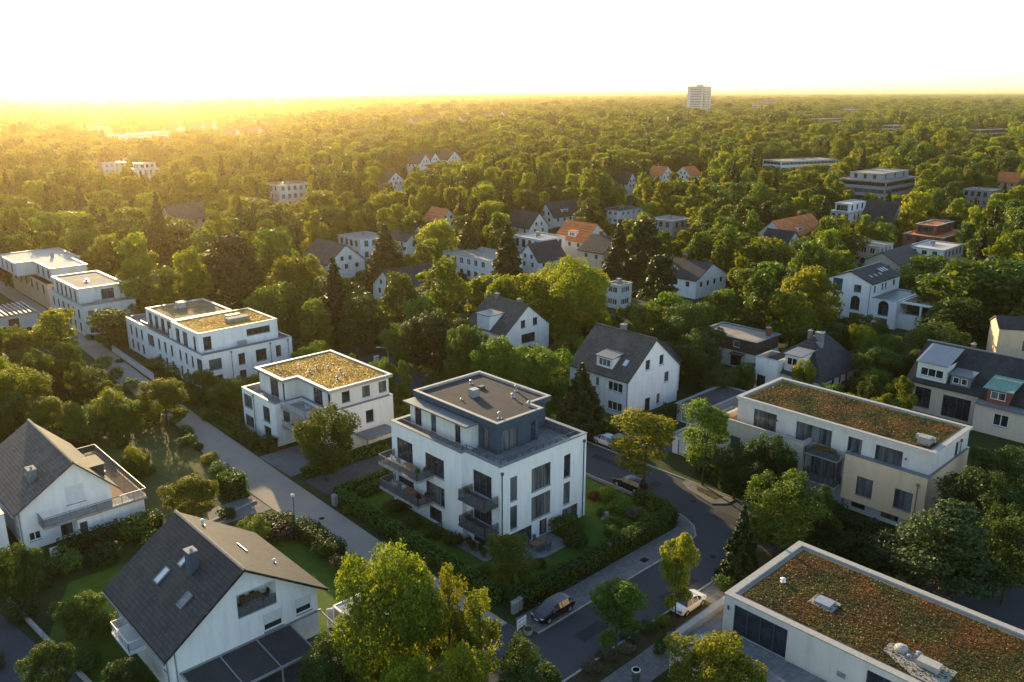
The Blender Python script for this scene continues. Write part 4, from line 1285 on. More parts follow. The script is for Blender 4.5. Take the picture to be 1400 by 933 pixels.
# ------------------------------------------------------------------ houses farther off, between the trees
def mid_gable(name, label, px, py, ze, zr, w, d, axis, wall, roof, rot=0.0, chim=1, dormer=False, win=True, ridge=None):
    """px, py: where the photograph shows the near eaves corner."""
    x, y = P(px, py, ze)
    h = House(name, label, (x, y), R(rot))
    ops = {}
    if win:
        f = {'f': 'white_metal', 'sill': False}
        ops = {0: row(.8, w - .8, max(2, int(w / 3.2)), 1.2, ze - 2.0, ze - .6, f), 3: row(.8, d - .8, max(2, int(d / 3.2)), 1.2, ze - 2.0, ze - .6, f)}
        g = 0 if axis == 'y' else 3
        c = (w if axis == 'y' else d) / 2
        if zr - ze > 3.2:
            ops[g] = ops[g] + [(c - 1.8, c - .7, ze + .3, ze + 1.6, f), (c + .7, c + 1.8, ze + .3, ze + 1.6, f)]
    h.gable_walls(0, 0, w, d, ze, zr, axis, wall, ops)
    h.gable_roof(0, 0, w, d, ze, zr, axis, roof, over=.4, gover=.3, th=.22, ridge=ridge)
    if chim:
        if axis == 'y':
            h.chimney(w / 2 + .5, d * .7, zr - .6, zr + 1.1, .8, .8, 'brick')
        else:
            h.chimney(w * .7, d / 2 + .5, zr - .6, zr + 1.1, .8, .8, 'brick')
    if dormer:
        if axis == 'y':
            h.dormer(.8, d * .35, w * .4, d * .35 + 3, ze, ze + 2.3, '-x', 'white', roof, .3, [(.4, 2.6, ze + 1.0, ze + 2.0, {'n': 3})])
        else:
            h.dormer(w * .35, .8, w * .35 + 3.2, d * .4, ze, ze + 2.3, '-y', 'white', roof, .3, [(.4, 2.8, ze + 1.0, ze + 2.0, {'n': 3})])
    return h


def mid_flat(name, label, px, py, z, w, d, wall, deck='gravel', rot=0.0, floors=2, cop='coping', over=.2, set_back=0.0, cat='house', bands=False):
    x, y = P(px, py, z)
    h = House(name, label, (x, y), R(rot), cat=cat)
    ops = {0: [], 3: []}
    fh = z / floors
    for k in range(floors):
        f = {'sill': False, 'f': WMIX.choice(['white_metal', 'anthracite'])}
        za = fh * k + .9
        zb = fh * (k + 1) - .55
        if bands:
            ops[0] += [(.5, w - .5, za, zb, {'n': int(w / 3), **f})]
            ops[3] += [(.5, d - .5, za, zb, {'n': int(d / 3), **f})]
        else:
            ops[0] += row(.8, w - .8, max(2, int(w / 3)), 1.4, za, zb, f)
            ops[3] += row(.8, d - .8, max(2, int(d / 3)), 1.4, za, zb, f)
    h.walls(rect(0, 0, w, d), 0, z, wall, ops)
    h.flat_roof(rect(0, 0, w, d), z, deck, cop, drop=.15, over=over)
    h.vent(w * .4, d * .5, z - .1, .7, .2)
    h.box('roof_shaft', 'concrete', w * .6, d * .6, z - .14, w * .6 + 1, d * .6 + 1, z + .8)
    if set_back:
        p = rect(set_back, set_back, w - set_back * .5, d - set_back * .5)
        h.walls(p, z - .14, z + 2.8, wall, {0: row(.6, w - set_back * 1.5 - .6, 3, 1.5, z + .4, z + 2.3), 3: row(.6, d - set_back * 1.5 - .6, 3, 1.5, z + .4, z + 2.3)}, part='upper_wall')
        h.flat_roof(p, z + 2.8, deck, cop, drop=.12, over=.3)
    return h


mid_gable('orange_roof_house', 'beige gabled house with bright orange tiled roof and white dormer', 799, 331, 6, 10.5, 11, 12, 'y', 'white2', 'red', 0, 1, True)
mid_gable('beige_fronted_house', 'beige gabled house with dark roof just in front of the orange roof', 825, 347, 6, 9.6, 11.5, 9, 'y', 'cream', 'slate', 0)
mid_flat('white_cube_house', 'white flat cube house left of the beige gable and the orange roof', 740, 329, 7.5, 10, 12, 'white', 'lead')
mid_gable('steep_slate_house', 'steep dark slate roof house above the white cube house', 724, 312, 4.5, 9, 9, 12, 'y', 'white2', 'slate')
mid_gable('dark_twin_gable_house', 'dark roofed white house with dormer just above the orange roof', 757, 297, 4.5, 9, 15, 8, 'x', 'white', 'slate_x', 0, 0, True)
mid_flat('far_white_bungalow', 'white bungalow with dark flat roof right above the orange roof', 847, 289, 5.2, 14, 9, 'white', 'bitumen', 0, 2, 'lead')
mid_flat('teal_flat_house', 'blue grey flat house with cluttered roof between tall trees right of the orange roof', 920, 303, 6.5, 11, 10, 'grey_render', 'gravel')
mid_gable('hipped_white_house', 'white house with dark hipped roof and chimney right of the big lime tree', 952, 384, 4.6, 7.8, 13, 12, 'y', 'white', 'slate')
mid_flat('low_white_house', 'low white flat house with long window row left of the tall spruce', 668, 357, 6.2, 12, 19, 'white', 'gravel')
mid_gable('dark_barn_house', 'dark slate roof house beside the spruce below the white cube house', 736, 358, 3.8, 8.0, 11, 8, 'x', 'white2', 'slate_x', 0, 0)
mid_flat('narrow_white_house', 'narrow white house half hidden right behind the big lime tree', 847, 391, 5.6, 4.5, 4.0, 'white', 'lead')
mid_gable('brown_roof_house', 'white gabled house with plain brown roof behind the lime trees at left', 448, 362, 4.6, 9.0, 11.5, 14, 'y', 'white', 'brown', 0, 0)
mid_flat('small_white_cube', 'small white flat house right of the plain brown roof', 492, 328, 6.5, 10, 12, 'white', 'gravel')
mid_gable('hidden_white_gable', 'white gable peeping out beside a round tree left of the orange chimney roof', 556, 330, 5, 9, 9, 9, 'y', 'white', 'brown', 0, 0)
mid_gable('grey_roof_cottage', 'low white cottage with grey roof half hidden between birch and spruce', 540, 396, 3.8, 7.4, 14, 9, 'x', 'white', 'slate_x', 0, 0)
mid_gable('red_peak_house', 'white gable with small red roof peak above the grey birch', 601, 303, 6, 9.6, 8, 9, 'y', 'white', 'red', 0, 0)
mid_flat('sunlit_white_block', 'white three storey house with brown flat roof in the golden light at left', 380, 254, 10, 16, 14, 'white', 'sedum_brown', 0, 3)
mid_gable('long_red_roof_house', 'long house with red tiled roof and dark dormer at the right', 1075, 325, 5, 9.5, 24, 10, 'x', 'white', 'red', 0, 1, True)
mid_gable('blue_slate_house', 'small slate roofed house in front of the long red roof', 1075, 336, 4.0, 7.6, 9, 9, 'y', 'white2', 'slate', 0, 0)
mid_flat('glazed_flat_house', 'white flat house with teal glazing above the round tree at right', 1165, 292, 6.5, 17, 9, 'white', 'pale_roof', 0, 2, 'zinc', .3, 2.5)
mid_gable('dark_steep_house', 'steep dark gable house right of the teal glazed flat house', 1219, 303, 5, 11, 10, 11, 'y', 'grey_render', 'slate')
mid_flat('red_walled_house', 'house with red lower walls and white top floor near the right edge', 1290, 326, 6, 20, 12, 'brick', 'red', 0, 2, 'coping', .2, 4.0)
mid_flat('white_terrace_house', 'white flat roofed house in front of the red walled house', 1290, 343, 6.4, 15, 10, 'white', 'pale_roof', 0, 2, 'zinc')
mid_flat('beige_flat_house', 'beige flat roofed house half hidden left of the white flat roofed house', 1203, 338, 6.2, 9, 9, 'beige', 'gravel')
mid_gable('brown_hip_house', 'low dark brown roof behind the arched villa', 1228, 362, 4, 6.6, 18, 9, 'x', 'beige', 'brown_x', 0, 0)
mid_flat('large_institute', 'large flat roofed grey block with window bands at the upper right', 1212, 249, 9.5, 38, 22, 'grey_render', 'gravel', 0, 3, 'concrete', .4, 5, 'office block', True)
mid_flat('white_school', 'long white flat roofed building with small tower above the trees', 1068, 221, 9.5, 42, 16, 'white', 'gravel', -20, 3, 'zinc', .3, 0, 'school', True)
mid_flat('edge_grey_house', 'grey flat roofed house between conifers near the upper right edge', 1355, 262, 7, 14, 12, 'grey_render', 'gravel')
mid_gable('edge_cream_house', 'cream gabled house at the upper right picture edge', 1391, 250, 7, 11, 12, 10, 'y', 'cream', 'red')
for i, (px, py, lab) in enumerate(((574, 224, 'small white gable house in the trees, leftmost of three white gables at top'), (588, 221, 'white gable house in the trees, middle of three white gables at top'), (612, 219, 'wider white gable house in the trees, rightmost of three white gables at top'))):
    mid_gable('white_gable_house', lab, px, py, 7, 12, 11 + 4 * (i == 2), 10, 'y', 'white', 'slate', 15, 0)
mid_gable('far_red_house', 'white house with orange red roof far back among round trees', 905, 240, 6, 10, 10, 10, 'y', 'white', 'red', 0)
mid_gable('far_orange_cottage', 'far cottage with orange roof right of the white peaked house', 944, 240, 6, 10, 10, 10, 'x', 'white2', 'red', 0)
mid_gable('peaked_white_house', 'far small white peaked house left of the orange cottage', 858, 251, 6, 11, 7, 9, 'y', 'white', 'slate', 0, 0)
mid_gable('lone_white_house', 'white house among tall trees left of centre below the three white gables', 530, 248, 6, 10, 10, 9, 'y', 'white', 'slate', 0, 0)
mid_flat('sunny_white_block', 'white flat block in the golden haze at upper left', 140, 224, 9, 13, 12, 'white', 'pale_roof', 0, 3)
mid_flat('sunny_terrace_block', 'white terraced block in the golden haze right of the flat block', 186, 232, 8, 13, 12, 'white', 'pale_roof', 0, 2, 'coping', .2, 2.5)
mid_gable('hazy_tiled_house', 'grey tiled roof house in the golden trees at left', 238, 302, 5, 9.5, 14, 10, 'x', 'beige', 'brown_x', 10, 0)
mid_flat('grey_flat_shed', 'low grey flat building behind the sunlit white block', 372, 272, 4.5, 18, 8, 'grey_render', 'gravel', 0, 1)
for i in range(9):
    px = 132 + i * 26 + (i % 3) * 5
    py = 178 + (i * 37 % 13) - 4
    nm, lb = (('pale_row_house', 'pale flat house of the sunlit estate in the golden haze') if i < 4 else ('gabled_row_house', 'steep gabled house of the sunlit estate in the golden haze'))
    lb = ('first', 'second', 'third', 'fourth', 'fifth')[i % 4 if i < 4 else i - 4] + ' from left, ' + lb
    if i < 4:
        h = mid_flat(nm, lb, px, py, 8, 26, 12, 'white', 'pale_roof', 35, 2)
    else:
        h = mid_gable(nm, lb, px, py, 7, 14, 15, 13, 'y', 'white2', 'brown', 30, 0)
    h.root['group'] = 'houses of the sunlit estate far left'
for i, (px, py) in enumerate(((566, 168), (596, 163), (634, 166), (668, 160), (690, 158))):
    h = mid_gable('dark_roof_house', ('first', 'second', 'third', 'fourth', 'fifth')[i] + ' from left of the far dark roofed houses left of the tower', px, py, 8, 15, 16, 12, 'y' if i % 2 else 'x', 'beige', 'brown' if i % 2 else 'brown_x', 20, 0)
    h.root['group'] = 'far dark roofed houses left of the tower'

# ------------------------------------------------------------------ tower and far blocks
tx, ty = P(959, 163, 0)
h = House('tower_block', 'tall pale tower block standing far off in the woods right of centre', (tx, ty), R(18), cat='tower block')
tw = rect(0, 0, 54, 30)
TH_ = 59.0
h.walls(tw, 0, TH_, 'tower_panel', {0: [(1.5 + 6.2 * k, 5.4 + 6.2 * k, 8 + 3 * j, 10 + 3 * j, {'n': 2, 'sill': False, 'g': 'glass_teal'}) for k in range(4) for j in range(0)]})
for j in range(18):
    z = 3.2 + j * 3.0
    mb = MB()
    mb.box(1.2, -1.3, z - .15, 22.0, -.01, z)
    mb.box(1.2, -1.35, z + .002, 22.0, -1.25, z + 1.0)
    mb.build('balcony', M['tower_panel'], h.root)
    MB().box(1.4, -.03, z + .1, 21.8, -.004, z + 2.6).build('window', M['glass_teal'], h.root)
    MB().box(26.0, -.05, z + .9, 48.5, -.006, z + 2.3).build('window', M['glass'], h.root)
    MB().box(-.05, 3, z + .9, -.006, 24, z + 2.3).build('window', M['glass'], h.root)
h.flat_roof(tw, TH_, 'gravel', 'coping')
h.box('lift_house', 'white2', 6, 5, TH_, 18, 15, TH_ + 3.5)
def far_block(name, label, px, py, z, w, d, wall, rot=20.0):
    h = mid_flat(name, label, px, py, z, w, d, wall, 'gravel', rot, max(2, int(z / 3.2)), 'concrete', .2, 0, 'block', True)
    return h
far_block('slab_block', 'grey slab office block on the horizon right of the tower', 1050, 137, 27, 62, 16, 'grey_render', 10)
far_block('pale_slab_block', 'smaller pale block left in front of the grey slab office block', 1036, 143, 18, 22, 14, 'white2', 10)
far_block('low_far_block', 'long low pale block far right of the slab office block', 1163, 148, 16, 50, 14, 'white2', 5)
far_block('lit_far_school', 'low sunlit far building with orange end, above the large grey institute', 1222, 172, 12, 34, 12, 'cream', 5)
far_block('long_far_hall', 'long low orange lit hall near the right edge far back', 1340, 178, 9, 60, 12, 'cream', -10)
far_block('pale_far_hall', 'pale low hall in the woods below the slab office block', 1120, 163, 9, 90, 14, 'white2', 0)
far_block('hazy_far_block', 'pale far block in the golden haze left of centre', 378, 140, 16, 60, 14, 'white', 25)
hx, hy = P(180, 139.5, 0)
h = House('hazy_tall_block', 'faint tall block on the hazy horizon at upper left', (hx, hy), 0, cat='block')
h.walls(rect(0, 0, 70, 30), 0, 56, 'grey_render', {0: row(2, 68, 8, 5, 20, 50, {'n': 2, 'sill': False})})
h.flat_roof(rect(0, 0, 70, 30), 56, 'gravel', 'concrete')

# ------------------------------------------------------------------ plants
def leaf_mesh(name, cen, nrm, size, tint, rng, elong=1.35):
    """One mesh of small leaf sprays: rhombs at cen, facing nrm, size each, tint per face."""
    n = len(cen)
    nrm = nrm / np.maximum(np.linalg.norm(nrm, axis=1, keepdims=True), 1e-6)
    rv = rng.normal(size=(n, 3))
    a = np.cross(nrm, rv)
    a /= np.maximum(np.linalg.norm(a, axis=1, keepdims=True), 1e-6)
    b = np.cross(nrm, a)
    s = size[:, None]
    bend = nrm * s * 0.18
    v = np.empty((n, 4, 3))
    v[:, 0] = cen - a * s * 0.5 * elong
    v[:, 1] = cen - b * s * 0.42 + bend
    v[:, 2] = cen + a * s * 0.5 * elong
    v[:, 3] = cen + b * s * 0.42 + bend
    me = bpy.data.meshes.new(name)
    me.vertices.add(n * 4)
    me.vertices.foreach_set("co", v.reshape(-1).astype(np.float32))
    me.loops.add(n * 4)
    me.loops.foreach_set("vertex_index", np.arange(n * 4, dtype=np.int32))
    me.polygons.add(n)
    me.polygons.foreach_set("loop_start", np.arange(0, n * 4, 4, dtype=np.int32))
    me.update(calc_edges=True)
    at_ = me.attributes.new("tint", 'FLOAT', 'FACE')
    at_.data.foreach_set("value", tint.astype(np.float32))
    return me


def crown_points(blobs, n, rng, up=0.25, shell=(0.55, 1.06), flop=0.75):
    """Scatter n points over the outer part of a heap of ellipsoids."""
    bl = np.array([b[:6] for b in blobs], float)
    w = (bl[:, 3] * bl[:, 4] + bl[:, 3] * bl[:, 5])
    w *= .35 + 1.3 * rng.random(len(bl))
    w /= w.sum()
    k = rng.choice(len(bl), size=int(n * 1.9), p=w)
    d = rng.normal(size=(len(k), 3))
    d /= np.linalg.norm(d, axis=1, keepdims=True)
    r = shell[0] + (shell[1] - shell[0]) * np.sqrt(rng.random(len(k)))
    # ragged: lumps and dents of the clump surface
    r *= 1 + 0.13 * np.sin(d[:, 0] * 7 + k) * np.sin(d[:, 1] * 6 + 2 * k) + 0.10 * np.sin(d[:, 2] * 11 + d[:, 0] * 9 + 3 * k)
    p = bl[k, :3] + d * bl[k, 3:6] * r[:, None]
    keep = np.ones(len(k), bool)
    for b in bl:
        q = (p - b[:3]) / b[3:6]
        keep &= (q * q).sum(1) > 0.30
    p, d, k = p[keep][:n], d[keep][:n], k[keep][:n]
    nr = d + rng.normal(size=p.shape) * flop
    nr[:, 2] += up
    bt = rng.random(len(bl))
    tint = np.clip(0.55 * bt[k] + 0.45 * rng.random(len(k)) + 0.05, 0, 1)
    return p, nr, tint


def round_blobs(rng, H, W, c0=0.2, nb=16, ovoid=0.0):
    """Limbs carrying lobes of different size and height, each with its own small clumps."""
    out = []
    n = int(rng.integers(6, 9))
    a0 = rng.random() * 6.28
    lobes = [(rng.normal() * .05 * W, rng.normal() * .05 * W, H * (.80 + .05 * rng.random()), W * (.17 + .06 * rng.random()) * (1 - .3 * ovoid), 1.0),
             (rng.normal() * .08 * W, rng.normal() * .08 * W, H * .56, W * .27, 1.1)]
    for i in range(n):
        a = a0 + 6.283 * i / n + rng.normal() * .28
        lz = H * (c0 + .17 + (.50 - .1 * ovoid) * rng.random())
        t = (lz / H - c0) / (1 - c0)
        rr = W * (.20 + .15 * rng.random()) * (1 - ovoid * max(0, t - .35) * 1.3)
        lr = W * (.13 + .11 * rng.random()) * (1 - .5 * ovoid * max(0, t - .3))
        lobes.append((math.cos(a) * rr, math.sin(a) * rr, lz, lr, .75 + .45 * rng.random()))
    for i in range(4):
        a = rng.random() * 6.28
        lobes.append((math.cos(a) * W * .26, math.sin(a) * W * .26, H * (c0 + .08), W * .13, .8))
    for x, y, z, r, k in lobes:
        out.append((x, y, z, r, r, r * k))
        for q_ in range(max(3, nb // 4)):
            d = rng.normal(size=3)
            d[2] = abs(d[2]) * .8 - .15
            d /= np.linalg.norm(d)
            br = r * (.28 + .32 * rng.random())
            out.append((x + d[0] * r * .95, y + d[1] * r * .95, z + d[2] * r * k * .95, br, br, br * (.7 + .4 * rng.random())))
    zmax = max(o[2] + o[5] for o in out)
    return [(o[0], o[1], o[2] * H / zmax, o[3], o[4], o[5]) for o in out]


def trunk_mesh(H, blobs, rng, r0=0.16, top=0.75, limbs=9):
    mb = MB()
    pts, rad = [], []
    for i in range(6):
        t = i / 5
        pts.append((0.12 * math.sin(3 * t + H), 0.12 * math.cos(2.3 * t), -0.1 + t * H * top))
        rad.append(r0 * (1.25 if i == 0 else 1 - 0.8 * t))
    mb.tube(pts, rad, 7)
    for b in sorted(blobs, key=lambda q: -q[3])[:limbs]:
        z0 = max(H * .18, min(b[2] * .62, H * .6))
        mb.tube([(0, 0, z0), (b[0] * .5, b[1] * .5, z0 + (b[2] - z0) * .62), (b[0] * .92, b[1] * .92, b[2] + .1)], [r0 * .42, r0 * .26, r0 * .08], 5)
    return mb


SHAPES = {}          # shape -> (mesh crown, mesh trunk, natural H, natural W)


def make_shape(key, form, seed, n, size):
    rng = np.random.default_rng(seed)
    H = 10.0
    if form in ('round', 'ovoid', 'sparse', 'street', 'broad'):
        W = {'round': 8.4, 'ovoid': 6.4, 'sparse': 7.5, 'street': 5.2, 'broad': 11.5}[form]
        c0 = {'round': .2, 'ovoid': .16, 'sparse': .2, 'street': .27, 'broad': .16}[form]
        nb = {'round': 20, 'ovoid': 18, 'sparse': 13, 'street': 16, 'broad': 28}[form]
        bl = round_blobs(rng, H, W, c0, nb, {'round': .1, 'ovoid': .55, 'sparse': .2, 'street': .5, 'broad': 0}[form])
        if form == 'sparse':
            bl = [(b[0], b[1], b[2], b[3] * .8, b[4] * .8, b[5] * .8) for b in bl]
        p, nr, ti = crown_points(bl, n, rng)
        k_ = W / 2 / np.percentile(np.hypot(p[:, 0], p[:, 1]), 99.3)
        p[:, :2] *= k_
        bl = [(b[0] * k_, b[1] * k_, *b[2:]) for b in bl]
        tm = trunk_mesh(H, bl, rng, .17 if form != 'street' else .11)
    elif form == 'spruce':
        W = 4.6
        P_, N_, T_ = [], [], []
        lay = 15
        for L in range(lay):
            t = L / (lay - 1)
            z = 0.9 + t * 8.7
            rr = W / 2 * (1 - t) ** 0.85 * (0.9 + .25 * rng.random()) + .12
            nb = int(5 + 7 * (1 - t))
            a0 = rng.random() * 6
            for b in range(nb):
                a = a0 + 2 * math.pi * b / nb + rng.normal() * .15
                rl = rr * (0.8 + .35 * rng.random())
                m = max(4, int(n * (rr * rr + .25) / 40 / nb * 2.6))
                u = np.sqrt(rng.random(m))
                wv = rng.normal(size=m) * .17 * (rl * .35 + .3)
                x = np.cos(a) * u * rl - np.sin(a) * wv
                y = np.sin(a) * u * rl + np.cos(a) * wv
                zz = z - 0.28 * u * rl + .16 * (u * rl) ** 2 / max(rl, .4) + rng.normal(size=m) * .13
                P_.append(np.stack([x, y, zz], 1))
                N_.append(np.stack([np.cos(a) * .5 + rng.normal(size=m) * .5, np.sin(a) * .5 + rng.normal(size=m) * .5, .8 + rng.normal(size=m) * .4], 1))
                T_.append(np.clip(rng.random() * .5 + .5 * u * rng.random(m), 0, 1))
        p, nr, ti = np.concatenate(P_), np.concatenate(N_), np.concatenate(T_)
        tm = MB().tube([(0, 0, -.1), (0, 0, 5), (0, 0, 9.6)], [.17, .10, .02], 7)
    elif form == 'cypress':
        W = 3.4
        bl = []
        for i in range(26):
            t = rng.random()
            z = .7 + t * 8.6
            rr = W / 2 * math.sin(min(1, (1 - t) * 1.5 + .05) * math.pi / 2) * .62
            a = rng.random() * 6.28
            br = .45 + .35 * (1 - t)
            bl.append((math.cos(a) * rr, math.sin(a) * rr, z, br, br, br * 1.9))
        p, nr, ti = crown_points(bl, n, rng, .5)
        tm = MB().tube([(0, 0, -.1), (0, 0, 4), (0, 0, 9)], [.16, .1, .02], 7)
    elif form == 'pine':
        W = 6.6
        bl = []
        for i in range(19):
            t = .3 + .66 * i / 18
            a = i * 2.4 + rng.normal() * .3
            rr = W / 2 * (1.15 - t) * (.55 + .6 * rng.random())
            br = .8 + .55 * rng.random() * (1.2 - t)
            bl.append((math.cos(a) * rr, math.sin(a) * rr, t * 9.7, br * 1.25, br * 1.25, br * .6))
        p, nr, ti = crown_points(bl, n, rng, .5)
        tm = trunk_mesh(H, bl, rng, .15, .93, 14)
    elif form == 'bush':
        H, W = 2.0, 2.6
        bl = []
        for i in range(11):
            a = rng.random() * 6.28
            rr = rng.random() ** .5 * .8
            br = .36 + .25 * rng.random()
            bl.append((math.cos(a) * rr, math.sin(a) * rr, .4 + rng.random() * .95, br, br, br))
        bl.append((0, 0, .75, .95, .95, .75))
        p, nr, ti = crown_points(bl, n, rng, .3)
        tm = MB()
        for i in range(6):
            a = i * 1.05
            tm.tube([(0, 0, -.05), (math.cos(a) * .3, math.sin(a) * .3, .7), (math.cos(a) * .6, math.sin(a) * .6, 1.3)], [.05, .035, .01], 5)
    sz = size * (0.4 + 1.2 * rng.random(len(p)) ** 1.4)
    me = leaf_mesh("crown_" + key, p, nr, sz, ti, rng)
    me.materials.append(M['leaf'])
    tme = bpy.data.meshes.new("trunk_" + key)
    tme.from_pydata(tm.v, [], tm.f)
    tme.materials.append(M['bark'])
    SHAPES[key] = (me, tme, H, W)


NEAR = {'round': (28000, .165, 3), 'ovoid': (20000, .16, 2), 'sparse': (9500, .165, 1), 'street': (13000, .15, 2), 'broad': (46000, .16, 1), 'spruce': (10000, .24, 2), 'cypress': (9000, .17, 1), 'pine': (15000, .18, 1), 'bush': (1900, .12, 3)}
MIDD = {'round': (5200, .36, 3), 'ovoid': (4200, .34, 2), 'spruce': (4200, .38, 2), 'pine': (3800, .38, 1), 'cypress': (2600, .3, 1)}
FARR = {'round': (1300, .72, 3), 'ovoid': (1000, .68, 1), 'spruce': (1000, .72, 1)}
for lv, D in (('n', NEAR), ('m', MIDD), ('f', FARR)):
    for fm, (n, sz, k) in D.items():
        for j in range(k):
            make_shape(f"{fm}_{lv}{j}", fm, len(SHAPES) * 17 + 5, n, sz)

KINDS = {   # kind -> (forms, leaf material, plain words, object name)
    'green': (('round',), 'leaf', 'round green tree', 'leafy_tree'),
    'lime': (('round',), 'leaf_lime', 'bright lime green tree', 'lime_tree'),
    'egg': (('ovoid',), 'leaf', 'egg shaped green tree', 'leafy_tree'),
    'birch': (('ovoid',), 'leaf_lime', 'slender pale green tree', 'birch_tree'),
    'dark': (('round',), 'leaf_dark', 'dark green leafy tree', 'leafy_tree'),
    'darkegg': (('ovoid',), 'leaf_dark', 'narrow dark green tree', 'leafy_tree'),
    'yellow': (('round',), 'leaf_yellow', 'yellowing tree', 'leafy_tree'),
    'street': (('street',), 'leaf_lime', 'young street tree', 'street_tree'),
    'streetdark': (('street',), 'leaf', 'young dark street tree', 'street_tree'),
    'streetyellow': (('street',), 'leaf_yellow', 'young yellow street tree', 'street_tree'),
    'sparse': (('sparse',), 'leaf_lime', 'thin open crowned tree', 'leafy_tree'),
    'broad': (('broad',), 'leaf_lime', 'big broad lime tree', 'lime_tree'),
    'spruce': (('spruce',), 'needle', 'dark spruce', 'spruce_tree'),
    'pine': (('pine',), 'needle', 'ragged pine', 'pine_tree'),
    'cypress': (('cypress',), 'leaf_dark', 'dark columnar cypress', 'cypress_tree'),
}
TREES = []      # (x, y, width, root)
TR = random.Random(77)


def put_tree(kind, x, y, h, w, label=None, group=None, lv=None):
    forms, mat, words, nm = KINDS[kind]
    d = dist(x, y)
    lv = lv or ('n' if d < 150 else 'm')
    keys = [k for k in SHAPES if k.rsplit('_', 1)[0] in forms and k.rsplit('_', 1)[1][0] == lv]
    if not keys:
        lv = 'n'
        keys = [k for k in SHAPES if k.rsplit('_', 1)[0] in forms and k.rsplit('_', 1)[1][0] == lv]
    cm, tm, H, W = SHAPES[TR.choice(keys)]
    r = thing(nm, label, 'tree', (x, y, 0), TR.random() * 6.28, group)
    r.scale = (w / W, w / W, h / H)
    t = bpy.data.objects.new('trunk', tm)
    c = bpy.data.objects.new('crown', cm)
    for o in (t, c):
        COL.objects.link(o)
        o.parent = r
    c.material_slots[0].link = 'OBJECT'
    c.material_slots[0].material = M[mat]
    r['kind_words'] = words
    TREES.append((x, y, w, h, r))
    return r


def tree_top(kind, px, py, h, wpx, label=None, group=None):
    """A tree of height h whose top the photograph shows at (px, py), crown wpx photo pixels across."""
    x, y = P(px, py, h)
    fc = (x * FWX + y * FWY) * math.cos(PITCH) - (h * .6 - CAM_H) * math.sin(PITCH)
    return put_tree(kind, x, y, h, wpx * fc / FPX, label, group)


def tufts(root, x0, y0, x1, y1, z, n, mat, seed, size=.16):
    """Low succulent tufts growing over a green roof, in drifts."""
    rng = np.random.default_rng(seed)
    x = x0 + (x1 - x0) * rng.random(n)
    y = y0 + (y1 - y0) * rng.random(n)
    drift = .5 + .28 * np.sin(x * .9 + 1.7 * np.sin(y * .7 + seed)) + .28 * np.sin(y * 1.3 + 2.1 * np.sin(x * .5)) + .07 * rng.normal(size=n)
    p = np.column_stack([x, y, z + .06 * rng.random(n)])
    nr = rng.normal(size=(n, 3)) * .24 + np.array([0, 0, .8])
    me = leaf_mesh('sedum_tufts', p, nr, size * (.5 + rng.random(n)), np.clip(drift, 0, 1), rng)
    me.materials.append(M[mat])
    me.materials.append(M['tuft_moss' if mat == 'tuft_rust' else 'tuft_gold'])
    moss = np.sin(x * .62 + 2.3 * np.sin(y * .41 + seed)) + np.sin(y * .83 + 1.9 * np.sin(x * .57 + 1)) + .5 * rng.normal(size=n) > .55
    me.polygons.foreach_set('material_index', moss.astype(np.int32))
    o = bpy.data.objects.new('sedum_tufts', me)
    COL.objects.link(o)
    o.parent = root
    return o


def tree_at(kind, x, y, h, w, label=None, group=None):
    return put_tree(kind, x, y, h, w, label, group)


T = tree_top
# foreground
T('broad', 535, 742, 13.5, 172, 'big yellow green tree with broad crown at the bottom centre')
T('sparse', 612, 765, 12.0, 90, 'golden topped thin tree just right of the big yellow green tree')
T('sparse', 655, 800, 9.5, 110, 'thin wispy green tree hanging over the lane mouth')
T('lime', 622, 882, 9.5, 105, 'rounded yellowing tree at the bottom edge below the wispy tree')
T('lime', 548, 905, 8.0, 75, 'small lime green treetop at the bottom edge under the big yellow green tree')
T('dark', 716, 868, 9.0, 100, 'dark round tree at the bottom edge by the street corner')
T('streetdark', 848, 787, 8.5, 92, 'young dark street tree on the planted strip, left of the white car')
T('streetyellow', 932, 722, 11.0, 62, 'tall slim yellow street tree on the planted strip by the white car')
T('yellow', 985, 872, 8.2, 135, 'yellow green treetop in front of the roof terrace at the bottom right')
T('green', 700, 733, 6.2, 72, 'small young tree inside the hedge corner of the middle apartment house')
T('streetyellow', 886, 561, 10.5, 98, 'bright yellow street tree on the corner beside the black parked car')
T('streetdark', 970, 548, 11.5, 74, 'tall slender dark tree standing on the paved tree island')
T('dark', 1056, 592, 8.5, 80, 'dark shrubby tree before the terrace wall of the beige house')
T('dark', 1008, 606, 7.5, 70, 'low dark tree between the slender island tree and the beige house')
T('green', 1075, 656, 9.0, 112, 'rounded green tree in front of the beige house balcony bay')
T('spruce', 1019, 690, 8.5, 52, 'narrow conifer by the street left of the sedum bungalow roof')
T('darkegg', 1130, 665, 7.0, 50, 'small dark tree under the balcony bay of the beige house')
T('pine', 1300, 690, 11.0, 165, 'big dark yew like conifer behind the sedum bungalow at the right')
T('dark', 1350, 640, 10.5, 130, 'dark tree right of the beige house at the picture edge, lower one')
T('dark', 1398, 612, 10.0, 110, 'dark tree cut by the right picture edge beside the lawn')
T('dark', 1395, 700, 10.0, 110, 'dark tree cut by the right picture edge above the dark yard')
T('birch', 1240, 514, 8.5, 40, 'slim pale tree before the mansard house, right of a shorter one')
T('birch', 1205, 532, 5.5, 40, 'short pale tree behind the beige house roof')
T('yellow', 1101, 490, 7.0, 36, 'small yellow tree in front of the grey roofed house')
T('green', 441, 553, 10.5, 98, 'green tree with lit top covering the corner of the golden roof house')
T('spruce', 796, 496, 11.0, 72, 'dark conifer with orange tip left of the tall white gabled house')
T('green', 740, 470, 12.0, 88, 'lit green tree directly behind the middle apartment house roof')
